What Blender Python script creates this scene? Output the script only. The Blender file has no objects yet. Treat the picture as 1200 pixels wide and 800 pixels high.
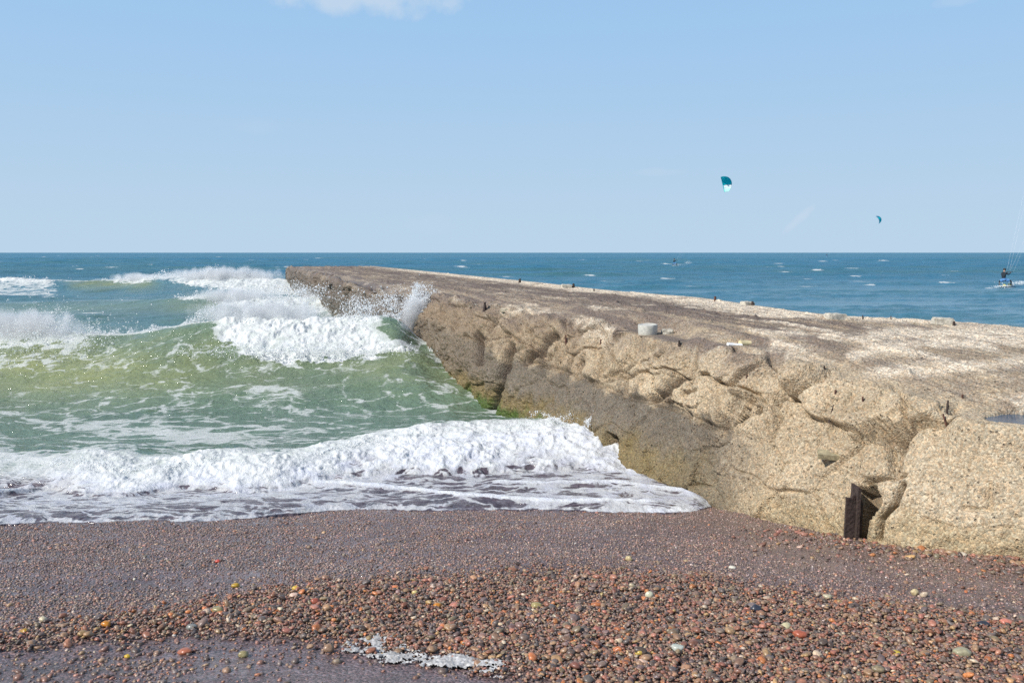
import bpy, bmesh, math, random
import numpy as np
from mathutils import Vector, Matrix

SC = bpy.context.scene
C = SC.collection
H, F, HY, CX = 2.6, 1000.0, 296.0, 600.0          # eye height above the sea, focal length / horizon / centre in photo pixels
AX = 0.334                                         # sideways drift of the pier per metre of depth
R = np.random.RandomState(11)
random.seed(5)
rad = math.radians

# ------------------------------------------------------------------ helpers
def at(px, py, D):
    return ((px - CX) / F * D, D, H - (py - HY) / F * D)

def on_z(px, py, z):
    D = (H - z) * F / (py - HY)
    return ((px - CX) / F * D, D, z)

def sstep(x, a, b):
    t = np.clip((x - a) / (b - a), 0, 1)
    return t * t * (3 - 2 * t)

_P = R.permutation(4096)
_G3 = R.normal(size=(4096, 3)); _G3 /= np.linalg.norm(_G3, axis=1)[:, None]
_a = R.rand(4096) * 2 * np.pi
_G2 = np.stack([np.cos(_a), np.sin(_a)], 1)
_U = R.rand(4096, 4)
M = 4095

def _h(i, j, k=None):
    v = _P[(_P[i & M] + j) & M]
    return v if k is None else _P[(v + k) & M]

def perlin2(x, y):
    x0 = np.floor(x); y0 = np.floor(y)
    fx = x - x0; fy = y - y0
    i = x0.astype(np.int64); j = y0.astype(np.int64)
    u = fx * fx * fx * (fx * (fx * 6 - 15) + 10); v = fy * fy * fy * (fy * (fy * 6 - 15) + 10)
    def g(a, b):
        G = _G2[_h(i + a, j + b)]
        return G[..., 0] * (fx - a) + G[..., 1] * (fy - b)
    n0 = g(0, 0); n0 = n0 + u * (g(1, 0) - n0)
    n1 = g(0, 1); n1 = n1 + u * (g(1, 1) - n1)
    return (n0 + v * (n1 - n0)) * 1.5

def perlin3(p):
    f0 = np.floor(p); f = p - f0
    i = f0.astype(np.int64)
    w = f * f * f * (f * (f * 6 - 15) + 10)
    def g(a, b, c):
        G = _G3[_h(i[:, 0] + a, i[:, 1] + b, i[:, 2] + c)]
        return G[:, 0] * (f[:, 0] - a) + G[:, 1] * (f[:, 1] - b) + G[:, 2] * (f[:, 2] - c)
    def lx(b, c):
        n = g(0, b, c)
        return n + w[:, 0] * (g(1, b, c) - n)
    def ly(c):
        n = lx(0, c)
        return n + w[:, 1] * (lx(1, c) - n)
    n = ly(0)
    return (n + w[:, 2] * (ly(1) - n)) * 1.4

def fbm2(x, y, o=4, g=.5, ridge=False, bill=False):
    s = 0; a = 1; t = 0
    for k in range(o):
        n = perlin2(x + 17.3 * k, y - 9.1 * k)
        if ridge: n = 1 - 2 * np.abs(n)
        if bill: n = 2 * np.abs(n) - .6
        s = s + a * n; t += a; a *= g; x = x * 2.03; y = y * 2.03
    return s / t

def fbm3(p, o=4, g=.5, ridge=False):
    s = 0; a = 1; t = 0
    for k in range(o):
        n = perlin3(p + 13.7 * k)
        if ridge: n = 1 - 2 * np.abs(n)
        s = s + a * n; t += a; a *= g; p = p * 2.03
    return s / t

def facets3(p, tilt=.3, step=.12):
    """broken-facet relief: every cell of a jittered lattice is a plane of its own tilt; also the distance to the cell border"""
    f0 = np.floor(p).astype(np.int64)
    b1 = np.full(len(p), 9.); b2 = np.full(len(p), 9.); val = np.zeros(len(p))
    for a in (-1, 0, 1):
        for b in (-1, 0, 1):
            for c in (-1, 0, 1):
                q = f0 + np.array([a, b, c])
                hh = _h(q[:, 0], q[:, 1], q[:, 2])
                d = p - (q + _U[hh, :3])
                dd = np.sqrt((d * d).sum(1))
                v = (d * _G3[(hh + 77) & M]).sum(1) * tilt + (_U[hh, 3] - .5) * step
                new = dd < b1
                b2 = np.where(new, b1, np.minimum(b2, dd))
                val = np.where(new, v, val); b1 = np.where(new, dd, b1)
    return val, b2 - b1

def mesh_np(name, V, Fc, mats=(), smooth=True, parent=None):
    me = bpy.data.meshes.new(name)
    V = np.asarray(V, np.float32); Fc = np.asarray(Fc, np.int32)
    k = Fc.shape[1]
    me.vertices.add(len(V)); me.vertices.foreach_set('co', V.ravel())
    me.loops.add(Fc.size); me.loops.foreach_set('vertex_index', Fc.ravel())
    me.polygons.add(len(Fc)); me.polygons.foreach_set('loop_start', np.arange(0, Fc.size, k, dtype=np.int32))
    me.update(calc_edges=True)
    if smooth: me.polygons.foreach_set('use_smooth', np.ones(len(Fc), bool))
    for m in mats: me.materials.append(m)
    o = bpy.data.objects.new(name, me); C.objects.link(o)
    if parent: o.parent = parent
    return o

def grid_faces(nr, nc):
    i = np.arange(nr - 1)[:, None] * nc + np.arange(nc - 1)[None]
    return np.stack([i, i + 1, i + nc + 1, i + nc], -1).reshape(-1, 4)

def attr(o, name, vals):
    vals = np.asarray(vals, np.float32)
    if vals.ndim == 1:
        a = o.data.attributes.new(name, 'FLOAT', 'POINT'); a.data.foreach_set('value', vals)
    else:
        if vals.shape[1] == 3: vals = np.concatenate([vals, np.ones((len(vals), 1), np.float32)], 1)
        a = o.data.attributes.new(name, 'FLOAT_COLOR', 'POINT'); a.data.foreach_set('color', vals.ravel())

def bm_obj(name, bm, mat, parent=None, smooth=False):
    me = bpy.data.meshes.new(name); bmesh.ops.recalc_face_normals(bm, faces=bm.faces); bm.to_mesh(me); bm.free()
    if smooth:
        for p in me.polygons: p.use_smooth = True
    if smooth: me.set_sharp_from_angle(angle=rad(42))
    me.materials.append(mat)
    o = bpy.data.objects.new(name, me); C.objects.link(o)
    if parent: o.parent = parent
    return o

def tag(o, label=None, cat=None, group=None, kind=None):
    if label: o['label'] = label
    if cat: o['category'] = cat
    if group: o['group'] = group
    if kind: o['kind'] = kind
    return o

def empty(name, loc, rot=(0, 0, 0)):
    o = bpy.data.objects.new(name, None); C.objects.link(o); o.location = loc; o.rotation_euler = rot
    o.empty_display_size = .1
    return o

# ------------------------------------------------------------------ materials
class NT:
    def __init__(s, name):
        s.m = bpy.data.materials.new(name); s.m.use_nodes = True
        s.t = s.m.node_tree; s.t.nodes.clear()
        s.out = s.n('ShaderNodeOutputMaterial')
    def n(s, typ, **kw):
        nd = s.t.nodes.new(typ)
        for k, v in kw.items():
            if k.startswith('i_'):
                key = k[2:]; key = int(key) if key.isdigit() else key.replace('_', ' ')
                s.set(nd, key, v)
            else: setattr(nd, k, v)
        return nd
    def set(s, nd, key, v):
        sk = nd.inputs[key]
        if isinstance(v, bpy.types.NodeSocket): s.t.links.new(v, sk)
        elif isinstance(v, bpy.types.Node): s.t.links.new(v.outputs[0], sk)
        else:
            if isinstance(v, (tuple, list)) and len(v) == 3 and sk.type == 'RGBA': v = (*v, 1)
            sk.default_value = v
    def math(s, op, a, b=0, c=0, clamp=False):
        nd = s.n('ShaderNodeMath', operation=op, use_clamp=clamp)
        s.set(nd, 0, a); s.set(nd, 1, b); s.set(nd, 2, c)
        return nd.outputs[0]
    def mix(s, f, a, b, blend='MIX'):
        nd = s.n('ShaderNodeMix', data_type='RGBA', blend_type=blend)
        s.set(nd, 0, f); s.set(nd, 6, a); s.set(nd, 7, b)
        return nd.outputs[2]
    def attr(s, name, col=False):
        nd = s.n('ShaderNodeAttribute', attribute_name=name)
        return nd.outputs['Color'] if col else nd.outputs['Fac']
    def noise(s, vec, scale, detail=3, rough=.55, out=0):
        nd = s.n('ShaderNodeTexNoise'); s.set(nd, 'Vector', vec)
        nd.inputs['Scale'].default_value = scale; nd.inputs['Detail'].default_value = detail; nd.inputs['Roughness'].default_value = rough
        return nd.outputs[out]
    def ramp(s, f, lo, hi):
        nd = s.n('ShaderNodeMapRange', interpolation_type='SMOOTHSTEP'); nd.clamp = True
        s.set(nd, 0, f); s.set(nd, 1, lo); s.set(nd, 2, hi)
        return nd.outputs[0]
    def scaled(s, vec, sc):
        nd = s.n('ShaderNodeVectorMath', operation='MULTIPLY'); s.set(nd, 0, vec); nd.inputs[1].default_value = sc
        return nd.outputs[0]
    def bump(s, h, strength, dist, normal=None):
        nd = s.n('ShaderNodeBump'); s.set(nd, 'Height', h); s.set(nd, 'Strength', strength); s.set(nd, 'Distance', dist)
        if normal is not None: s.set(nd, 'Normal', normal)
        return nd.outputs[0]
    def done(s, sh):
        s.t.links.new(sh.outputs[0] if isinstance(sh, bpy.types.Node) else sh, s.out.inputs[0]); return s.m

def simple(name, col, rough=.6, metal=0, var=.25, scale=30, bump=.2, bd=.004, spec=.5):
    k = NT(name); co = k.n('ShaderNodeTexCoord').outputs['Object']
    n = k.noise(co, scale, 5)
    lo = tuple(c * (1 - var) for c in col); hi = tuple(min(1, c * (1 + var)) for c in col)
    c = k.mix(k.ramp(n, .3, .7), lo, hi)
    p = k.n('ShaderNodeBsdfPrincipled', i_Base_Color=c, i_Roughness=rough, i_Metallic=metal, i_Specular_IOR_Level=spec)
    k.set(p, 'Normal', k.bump(n, bump, bd))
    return k.done(p)

def mat_water():
    k = NT('sea_water')
    pos = k.n('ShaderNodeNewGeometry').outputs['Position']
    foam, turb, shal, face_glow = k.attr('foam'), k.attr('turb'), k.attr('shal'), k.attr('face_glow')
    c = k.mix(turb, DEEP, GREEN)
    c = k.mix(face_glow, c, GLOW_YELLOW)  # light shining through the wave faces, painted into the base colour
    big = k.noise(k.scaled(pos, (.25, .6, 1)), 1.0, 4)
    c = k.mix(k.math('MULTIPLY', k.ramp(big, .35, .7), .4), c, k.mix(.5, c, (.03, .05, .04)))
    gb = k.noise(k.scaled(pos, (.012, .05, 1)), 1.0, 5, .6)
    c = k.mix(k.math('MULTIPLY', k.math('MULTIPLY', k.ramp(gb, .42, .68), k.attr('far')), .55), c, (.07, .17, .15))
    sh = k.mix(k.ramp(k.noise(pos, 5, 3), .3, .7), (.13, .105, .12), (.075, .06, .075))
    c = k.mix(shal, c, sh)
    w1 = k.noise(k.scaled(pos, (1, 1.5, 1)), 1.3, 5, .6)
    w2 = k.noise(k.scaled(pos, (1, 1.3, 1)), 7, 4, .6)
    nrm = k.bump(w1, 1.0, .16)
    nrm = k.bump(w2, .9, .05, nrm)
    w0 = k.noise(k.scaled(pos, (.22, .75, 1)), 1.0, 7, .68)
    nrm = k.bump(w0, k.math('MULTIPLY', k.attr('far'), .9), .7, nrm)
    wat = k.n('ShaderNodeBsdfPrincipled', i_Base_Color=c, i_Roughness=k.math('MULTIPLY_ADD', k.attr('far'), .30, .10), i_IOR=1.33, i_Specular_IOR_Level=k.math('MULTIPLY_ADD', k.attr('far'), -.22, .42), i_Normal=nrm)
    # foam: lace drawn by stretched cells and torn by noise; its density is carried by the surface
    dis = k.n('ShaderNodeTexNoise'); k.set(dis, 'Vector', pos); dis.inputs['Scale'].default_value = 1.6; dis.inputs['Detail'].default_value = 4
    dv = k.n('ShaderNodeVectorMath', operation='MULTIPLY_ADD'); k.set(dv, 0, dis.outputs['Color']); dv.inputs[1].default_value = (.9, .9, .3); k.set(dv, 2, pos)
    q = k.n('ShaderNodeVectorMath', operation='MULTIPLY'); k.set(q, 0, dv.outputs[0])
    st = k.n('ShaderNodeMix', data_type='VECTOR'); k.set(st, 0, shal); st.inputs[4].default_value = (.75, 1.25, .6); st.inputs[5].default_value = (1.15, 3.4, .6); k.t.links.new(st.outputs[1], q.inputs[1]); q = q.outputs[0]
    def cell(scale):
        v = k.n('ShaderNodeTexVoronoi', feature='DISTANCE_TO_EDGE'); k.set(v, 'Vector', q); v.inputs['Scale'].default_value = scale
        return v.outputs['Distance']
    lace1 = k.math('SUBTRACT', 1, k.ramp(cell(1.7), 0, .22))
    lace2 = k.math('SUBTRACT', 1, k.ramp(cell(5.0), 0, .3))
    n1 = k.noise(q, 2.6, 8, .68)
    n2 = k.noise(pos, 22, 4, .65)
    pat = k.math('ADD', k.math('MULTIPLY', lace1, .30), k.math('MULTIPLY', lace2, .17))
    pat = k.math('ADD', pat, k.math('MULTIPLY', n1, .62))
    pat = k.math('ADD', pat, k.math('MULTIPLY', k.math('SUBTRACT', n2, .5), .28))
    # pat ~ .2 .. .95 ; threshold falls with density
    thr = k.math('MULTIPLY_ADD', foam, -1.0, 1.03)
    msk = k.ramp(k.math('SUBTRACT', pat, thr), -.035, .16)
    msk = k.math('MULTIPLY', msk, k.ramp(foam, .02, .15))
    thin = k.math('MULTIPLY_ADD', k.ramp(k.math('ADD', foam, k.math('MULTIPLY', k.math('SUBTRACT', k.noise(pos, 3.5, 6, .65), .5), .9)), .55, 1.05), .34, .66)
    msk = k.math('MULTIPLY', msk, thin)
    fb = k.math('ADD', k.noise(pos, 9, 6, .7), k.math('MULTIPLY', k.noise(pos, 45, 3), .3))
    fm = k.n('ShaderNodeBsdfPrincipled', i_Base_Color=k.mix(k.ramp(k.noise(k.scaled(pos, (1, 1, 1.6)), 4.5, 7, .7), .32, .62), k.mix(shal, (.58, .61, .58), (.64, .66, .73)), (.70, .71, .70)), i_Roughness=.75, i_Specular_IOR_Level=.3, i_Normal=k.bump(fb, .7, .05))
    mx = k.n('ShaderNodeMixShader'); k.set(mx, 0, msk); k.set(mx, 1, wat); k.set(mx, 2, fm)
    return k.done(mx)

def mat_pier():
    k = NT('weathered_concrete')
    pos = k.n('ShaderNodeNewGeometry').outputs['Position']
    col, wet = k.attr('Col', True), k.attr('wet')
    def vor(scale):
        v = k.n('ShaderNodeTexVoronoi'); k.set(v, 'Vector', pos); v.inputs['Scale'].default_value = scale; v.inputs['Randomness'].default_value = 1
        return v
    v1, v2 = vor(62), vor(150)
    sp1 = k.n('ShaderNodeSeparateColor'); k.set(sp1, 0, v1.outputs['Color'])
    sp2 = k.n('ShaderNodeSeparateColor'); k.set(sp2, 0, v2.outputs['Color'])
    b1 = k.math('POWER', sp1.outputs[0], 1.6); b2 = sp2.outputs[1]
    br = k.math('ADD', k.math('MULTIPLY_ADD', b1, .62, .50), k.math('MULTIPLY', b2, .45))
    tint = k.mix(.72, v1.outputs['Color'], (1, 1, 1)); tint = k.mix(.5, tint, (.93, .88, .83), 'ADD'); tint = k.mix(1, tint, (.78, .75, .74), 'MULTIPLY')
    tint = k.mix(sp1.outputs[2], (1.06, .94, .84), (.97, 1.02, 1.06))
    v3 = vor(34); sp3 = k.n('ShaderNodeSeparateColor'); k.set(sp3, 0, v3.outputs['Color'])
    pit = k.math('MULTIPLY', k.math('LESS_THAN', sp3.outputs[0], .16), k.math('SUBTRACT', 1, k.ramp(v3.outputs['Distance'], .12, .42)))
    c = k.mix(1, col, tint, 'MULTIPLY')
    g = k.n('ShaderNodeCombineColor'); [k.set(g, i, br) for i in range(3)]
    c = k.mix(1, c, g.outputs[0], 'MULTIPLY')
    c = k.mix(k.math('MULTIPLY', pit, k.math('MULTIPLY_ADD', k.ramp(k.noise(pos, 2.3, 4), .38, .62), .65, .2)), c, k.mix(.72, c, (.05, .035, .025)))
    st = k.noise(pos, 3.2, 8, .7)
    c = k.mix(k.math('MULTIPLY', k.ramp(st, .52, .72), .45), c, k.mix(.55, c, (.06, .045, .035)))
    c = k.mix(k.ramp(k.noise(pos, 11, 5, .7), .62, .74), c, k.mix(.5, c, (.05, .035, .03)))
    h = k.math('SUBTRACT', k.math('MULTIPLY', k.noise(pos, 30, 6, .7), 1.0), k.math('ADD', k.math('MULTIPLY', v1.outputs['Distance'], .8), k.math('MULTIPLY', pit, 1.6)))
    nrm = k.bump(h, .9, .011)
    nrm = k.bump(k.math('MULTIPLY', v2.outputs['Distance'], -1), .6, .006, nrm)
    rg = k.math('MULTIPLY_ADD', wet, -.45, .85)
    p = k.n('ShaderNodeBsdfPrincipled', i_Base_Color=c, i_Roughness=rg, i_Specular_IOR_Level=.35, i_Normal=nrm)
    return k.done(p)

def mat_beach():
    k = NT('wet_shingle_sand')
    pos = k.n('ShaderNodeNewGeometry').outputs['Position']
    wet = k.attr('wet'); col = k.attr('Col', True)
    def vor(scale):
        v = k.n('ShaderNodeTexVoronoi'); k.set(v, 'Vector', k.scaled(pos, (1, 1, .3))); v.inputs['Scale'].default_value = scale
        return v
    v1, v2 = vor(70), vor(150)
    s1 = k.n('ShaderNodeSeparateColor'); k.set(s1, 0, v1.outputs['Color'])
    s2 = k.n('ShaderNodeSeparateColor'); k.set(s2, 0, v2.outputs['Color'])
    br = k.math('ADD', k.math('MULTIPLY_ADD', k.math('POWER', s1.outputs[0], 2), .9, .45), k.math('MULTIPLY', s2.outputs[0], .5))
    g = k.n('ShaderNodeCombineColor'); [k.set(g, i, br) for i in range(3)]
    c = k.mix(1, k.mix(s1.outputs[1], col, k.mix(1, col, (1.15, .92, .85), 'MULTIPLY')), g.outputs[0], 'MULTIPLY')
    film = k.math('MULTIPLY', wet, k.ramp(k.math('ADD', k.noise(k.scaled(pos, (.8, 1.6, 1)), 1.4, 5, .6), k.math('MULTIPLY', k.noise(pos, 8, 3), .15)), .54, .70))
    film = k.math('MAXIMUM', film, k.math('MULTIPLY', k.attr('sheen'), k.ramp(k.noise(k.scaled(pos, (1, 1.8, 1)), 3.5, 5, .6), .36, .58)))
    h = k.math('ADD', k.math('MULTIPLY', v1.outputs['Distance'], -1), k.noise(pos, 60, 4))
    bs = k.math('MULTIPLY_ADD', film, -.6, 1.0)
    nrm = k.bump(h, bs, .008)
    rg = k.math('MULTIPLY_ADD', wet, -.38, .72)
    rg = k.math('MULTIPLY_ADD', film, -.22, rg)
    p = k.n('ShaderNodeBsdfPrincipled', i_Base_Color=c, i_Roughness=rg, i_Specular_IOR_Level=k.math('MULTIPLY_ADD', wet, .35, .2), i_Normal=nrm)
    return k.done(p)

def mat_gravel():
    k = NT('wet_pebble')
    pos = k.n('ShaderNodeNewGeometry').outputs['Position']
    col = k.attr('Col', True)
    n = k.noise(pos, 90, 4, .65)
    c = k.mix(k.ramp(n, .35, .7), k.mix(1, col, (.72, .7, .7), 'MULTIPLY'), k.mix(1, col, (1.2, 1.17, 1.12), 'MULTIPLY'))
    p = k.n('ShaderNodeBsdfPrincipled', i_Base_Color=c, i_Roughness=.36, i_Specular_IOR_Level=.5, i_Normal=k.bump(n, .3, .003))
    return k.done(p)

def mat_pebble(col):
    return simple('pebble_stone', col, .3, var=.18, scale=60, bump=.25, bd=.003)

def mat_foam(name, col=(.86, .88, .89), cloud=False):
    k = NT(name)
    pos = k.n('ShaderNodeNewGeometry').outputs['Position']
    d = k.n('ShaderNodeBsdfDiffuse', i_Color=col); t = k.n('ShaderNodeBsdfTranslucent', i_Color=col)
    if cloud:
        nv = k.n('ShaderNodeCombineXYZ'); [k.set(nv, i, v) for i, v in enumerate((-.45, -.45, .77))]
        k.set(d, 'Normal', nv.outputs[0])
    m = k.n('ShaderNodeMixShader', i_0=.12 if cloud else .45); k.set(m, 1, d); k.set(m, 2, t)
    return k.done(m)

DEEP, GREEN, GLOW_YELLOW = (.046, .185, .300), (.115, .185, .135), (.26, .285, .12)  # the yellow is a painted glow for light passing through waves

# ------------------------------------------------------------------ beach
def zbeach(x, D):
    z = 1.44 - .163 * D
    return np.maximum(z, -2.2) if isinstance(z, np.ndarray) else max(z, -2.2)

def on_beach(px, py):
    D = 1.16 / ((py - HY) / F - .163)
    return ((px - CX) / F * D, D, 1.44 - .163 * D)

def relief(x, y):
    """shingle band thrown up between two wet hollows"""
    r = .03 * fbm2(x * .9, y * 1.3, 3)
    return r

def axis(a, b, n): return np.linspace(a, b, n, endpoint=False)
def ext(core, lo, hi):
    L = [core[0]]; s = core[1] - core[0]
    while L[-1] > lo: s *= 1.35; L.append(L[-1] - s)
    Hh = [core[-1]]; s = core[-1] - core[-2]
    while Hh[-1] < hi: s *= 1.35; Hh.append(Hh[-1] + s)
    return np.array(L[:0:-1] + list(core) + Hh[1:])

# px outline of the loose shingle band (upper edge) and of the wet hollow at lower left
band_top = [(-300, 765), (0, 742), (90, 732), (190, 716), (240, 702), (330, 688), (430, 679), (560, 672), (700, 668), (830, 676), (900, 690), (1000, 700), (1120, 716), (1250, 740), (1500, 790)]
band_bot = [(-300, 772), (0, 764), (120, 752), (220, 748), (330, 752), (430, 762), (520, 778), (600, 800), (680, 830), (760, 900)]
def curve_on_beach(pts):
    w = np.array([on_beach(*p) for p in pts]); return w[:, 0], w[:, 1]
btx, bty = curve_on_beach(band_top); bbx, bby = curve_on_beach(band_bot)
def band_weight(x, y):
    j = .10 * fbm2(x * 2.2, y * 2.2, 4)
    top = np.interp(x, btx, bty) + j
    bot = np.interp(x, bbx, bby, right=-50) + j
    return sstep(top - y + .22 * fbm2(x * 7, y * 7, 3), -.26, .50) * sstep(y - bot + .15 * fbm2(x * 7 + 9, y * 7, 3), -.10, .20)

def build_beach():
    xs = ext(np.arange(-6, 6.5, .03), -400, 400); ys = ext(np.arange(2.6, 9.2, .022), -300, 60)
    X, Y = np.meshgrid(xs, ys)
    x, y = X.ravel(), Y.ravel()
    z = np.where(y < 0, 1.44 + .02 * np.minimum(-y, 60), 1.44 - .163 * y); z = np.maximum(z, -2.5)
    w = band_weight(x, y)
    near = (np.abs(x) < 9) & (y > 1) & (y < 10)
    z = z + relief(x, y) + .018 * w + .008 * fbm2(x * 6, y * 6, 3)
    # wet sand lies flatter and browner beside the pier
    pr = sstep(x + AX * y, 3.0, 5.0) * sstep(y, 4.6, 6)
    c1 = np.array([.150, .120, .126]); c2 = np.array([.195, .150, .125]); c3 = np.array([.17, .12, .10])
    n = fbm2(x * 1.1, y * 1.8, 4)[:, None]
    col = c1 * (1 + .42 * n + .25 * fbm2(x * 4, y * 6 + 20, 4)[:, None])
    col = col + (c2 - col) * (pr * .8)[:, None]
    col = col + (c3 * .7 - col) * w[:, None]
    wet = np.clip(1 - .75 * w, 0, 1) * np.where(y < 2.2, .3, 1)
    o = mesh_np('beach', np.stack([x, y, z], 1), grid_faces(len(ys), len(xs)), [mat_beach()])
    attr(o, 'Col', col); attr(o, 'wet', wet)
    de = np.interp(x, EX, EY)
    sh = np.exp(-np.maximum(de - y - .05, 0) / (.30 + .2 * fbm2(x * 1.5, y * 0 + 2, 3))) * .9
    hol = sstep(-(y - np.interp(x, bbx, bby, right=-50)), .05, .3) * .55
    chx, chy = curve_on_beach([(800, 640), (900, 655), (1000, 672), (1100, 688), (1250, 712)])
    ch = np.exp(-((y - np.interp(x, chx, chy)) / .28) ** 2) * (x > chx[0] - .3) * .8
    attr(o, 'sheen', np.clip(np.maximum(np.maximum(sh, hol), ch), 0, 1) * (1 - w) * near)
    tag(o, 'wet purple brown shingle beach sloping to the surf', 'beach', kind='structure')
    return o

# ------------------------------------------------------------------ gravel
def ico(sub):
    bm = bmesh.new(); bmesh.ops.create_icosphere(bm, subdivisions=sub, radius=1)
    V = np.array([v.co[:] for v in bm.verts]); Fc = np.array([[v.index for v in f.verts] for f in bm.faces]); bm.free()
    return V, Fc

def stones(P, r, cols, sub, flat=(.34, .62), sink=.25, seed=1, aniso=1.0):
    """one mesh of pebble shapes: P points, r radii, cols colours"""
    rg = np.random.RandomState(seed)
    V0, F0 = ico(sub)
    shapes = []
    for k in range(8):
        v = V0.copy()
        d = 1 + .30 * perlin3(V0 * 1.1 + 31.7 * k) + .10 * perlin3(V0 * 2.7 + 11 * k)
        # a few flat cuts, like broken shingle
        for c in range(3):
            nn = rg.normal(size=3); nn /= np.linalg.norm(nn); lim = .55 + .3 * rg.rand()
            s = (v * nn).sum(1); v = v - np.outer(np.maximum(s - lim, 0) * .9, nn)
        shapes.append(v * d[:, None])
    shapes = np.array(shapes)
    N = len(P)
    v = shapes[rg.randint(0, 8, N)]
    sc = np.stack([np.ones(N), .6 + .35 * rg.rand(N), flat[0] + (flat[1] - flat[0]) * rg.rand(N)], 1) * r[:, None]
    v = v * sc[:, None, :]
    a = rg.rand(N) * 6.283; tx = rg.normal(size=N) * .28; ty = rg.normal(size=N) * .28
    ca, sa = np.cos(a), np.sin(a)
    cx, sx, cy, sy = np.cos(tx), np.sin(tx), np.cos(ty), np.sin(ty)
    x, y, z = v[..., 0], v[..., 1], v[..., 2]
    y, z = y * cx[:, None] - z * sx[:, None], y * sx[:, None] + z * cx[:, None]
    x, z = x * cy[:, None] + z * sy[:, None], -x * sy[:, None] + z * cy[:, None]
    x, y = x * ca[:, None] - y * sa[:, None], x * sa[:, None] + y * ca[:, None]
    V = np.stack([x, y, z], -1) + P[:, None, :] + np.array([0, 0, 1]) * (sc[:, 2] * (1 - 2 * sink))[:, None, None]
    n = len(V0)
    Fc = (F0[None] + (np.arange(N) * n)[:, None, None]).reshape(-1, 3)
    Col = np.repeat(cols, n, 0)
    return V.reshape(-1, 3), Fc, Col

PAL = np.array([[.20, .095, .07], [.15, .12, .125], [.30, .215, .14], [.05, .048, .052], [.42, .17, .06], [.48, .44, .38], [.31, .15, .12], [.15, .14, .105], [.22, .16, .12], [.34, .25, .13], [.10, .10, .115]])
PW = np.array([.25, .14, .10, .11, .045, .035, .10, .07, .13, .025, .07]); PW /= PW.sum()

def build_gravel(ground_z):
    Vs, Fs, Cs = [], [], []; off = 0
    rg = np.random.RandomState(3)
    def add(x, y, r, cols, sub, sink, dz=0, flat=(.34, .62), seed=1):
        nonlocal off
        z = ground_z(x, y) + dz
        cols = (cols * .80 + np.array([.22, .15, .105]) * .20) * np.array([1.26, 1.19, 1.13])
        V, Fc, Cc = stones(np.stack([x, y, z], 1), r, cols, sub, flat, sink, seed)
        Vs.append(V); Fs.append(Fc + off); Cs.append(Cc); off += len(V)
    def colors(n, dull=0):
        c = PAL[rg.choice(len(PAL), n, p=PW)] * (.7 + .6 * rg.rand(n, 1)) * (1 + .045 * rg.normal(size=(n, 3))) * np.array([1.08, .98, .88])
        return np.clip(c * (1 - dull) + np.array([.19, .158, .155]) * dull, .01, .8)
    def scatter(n, ymin, ymax, weight):
        y = ymin + (ymax - ymin) * rg.rand(n); x = (rg.rand(n) * 2 - 1) * (.72 * y + .9)
        k = rg.rand(n) < weight(x, y)
        return x[k], y[k]
    # fine fill in the loose band
    x, y = scatter(90000, 2.7, 6.3, lambda x, y: band_weight(x, y))
    add(x, y, .007 + .006 * rg.rand(len(x)), colors(len(x), .25), 1, .2, .006 * rg.rand(len(x)), seed=2)
    # stones of the loose band
    clump = lambda x, y: np.clip(.62 + .7 * fbm2(x * 1.7, y * 1.7, 3), .12, 1)
    x, y = scatter(76000, 2.7, 6.3, lambda x, y: band_weight(x, y) * clump(x, y))
    r = np.clip(np.exp(rg.normal(np.log(.0090), .42, len(x))), .006, .028)
    add(x, y, r, colors(len(x)), 2, .15, .014 * rg.rand(len(x)) , seed=3)
    # large ones
    x, y = scatter(1100, 2.8, 6.0, lambda x, y: band_weight(x, y) * .8)
    r = .015 + .014 * rg.rand(len(x)) ** 2
    add(x, y, r, colors(len(x)), 2, .2, .012, seed=4)
    # sparse stones over the wet sand
    wetw = lambda x, y: (1 - band_weight(x, y)) * np.clip(.30 + 1.5 * fbm2(x * .8 + 5, y * 1.6, 4) + .35 * sstep(4.8 - y, 0, .4), .02, 1) * sstep(8.6 - y, 0, 1.6)
    x, y = scatter(60000, 2.8, 8.7, wetw)
    r = np.clip(np.exp(rg.normal(np.log(.0085), .42, len(x))), .005, .026)
    add(x, y, r, colors(len(x), .35) * (.65 + .7 * rg.rand(len(x), 1)), 1, .38, 0, seed=5)
    x, y = scatter(210000, 4.0, 9.0, lambda x, y: (1 - .8 * band_weight(x, y)) * np.clip(.62 + .8 * fbm2(x * 1.3, y * 2.2 + 9, 3), .15, 1) * np.where((x + AX * y > 3.9) & (y < 7.6), .45, 1))
    lum = np.exp(rg.normal(0, .48, len(x)))[:, None]
    add(x, y, .0048 + .0075 * rg.rand(len(x)) ** 2, np.clip(colors(len(x), .58) * np.array([.95, .97, 1.02]) * lum, .02, .62), 1, .36, 0, seed=6)
    # a fringe of stones at the pier foot
    def foot(x, y):
        offp = x + AX * y; b = np.interp(y, OFF1D, OFF1)
        d = b - offp
        return (d > -.05) * np.exp(-np.maximum(d, 0) / .35) * sstep(7.4 - y, 0, 1.2) * .9
    x, y = scatter(60000, 4.2, 7.4, foot)
    r = np.clip(np.exp(rg.normal(np.log(.013), .4, len(x))), .006, .035)
    add(x, y, r, colors(len(x), .1), 2, .3, .004, seed=7)
    o = mesh_np('gravel', np.concatenate(Vs), np.concatenate(Fs), [mat_gravel()])
    attr(o, 'Col', np.concatenate(Cs))
    tag(o, 'loose red brown and grey beach pebbles', 'pebbles', kind='stuff')
    print('gravel tris', len(o.data.polygons))

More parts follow.
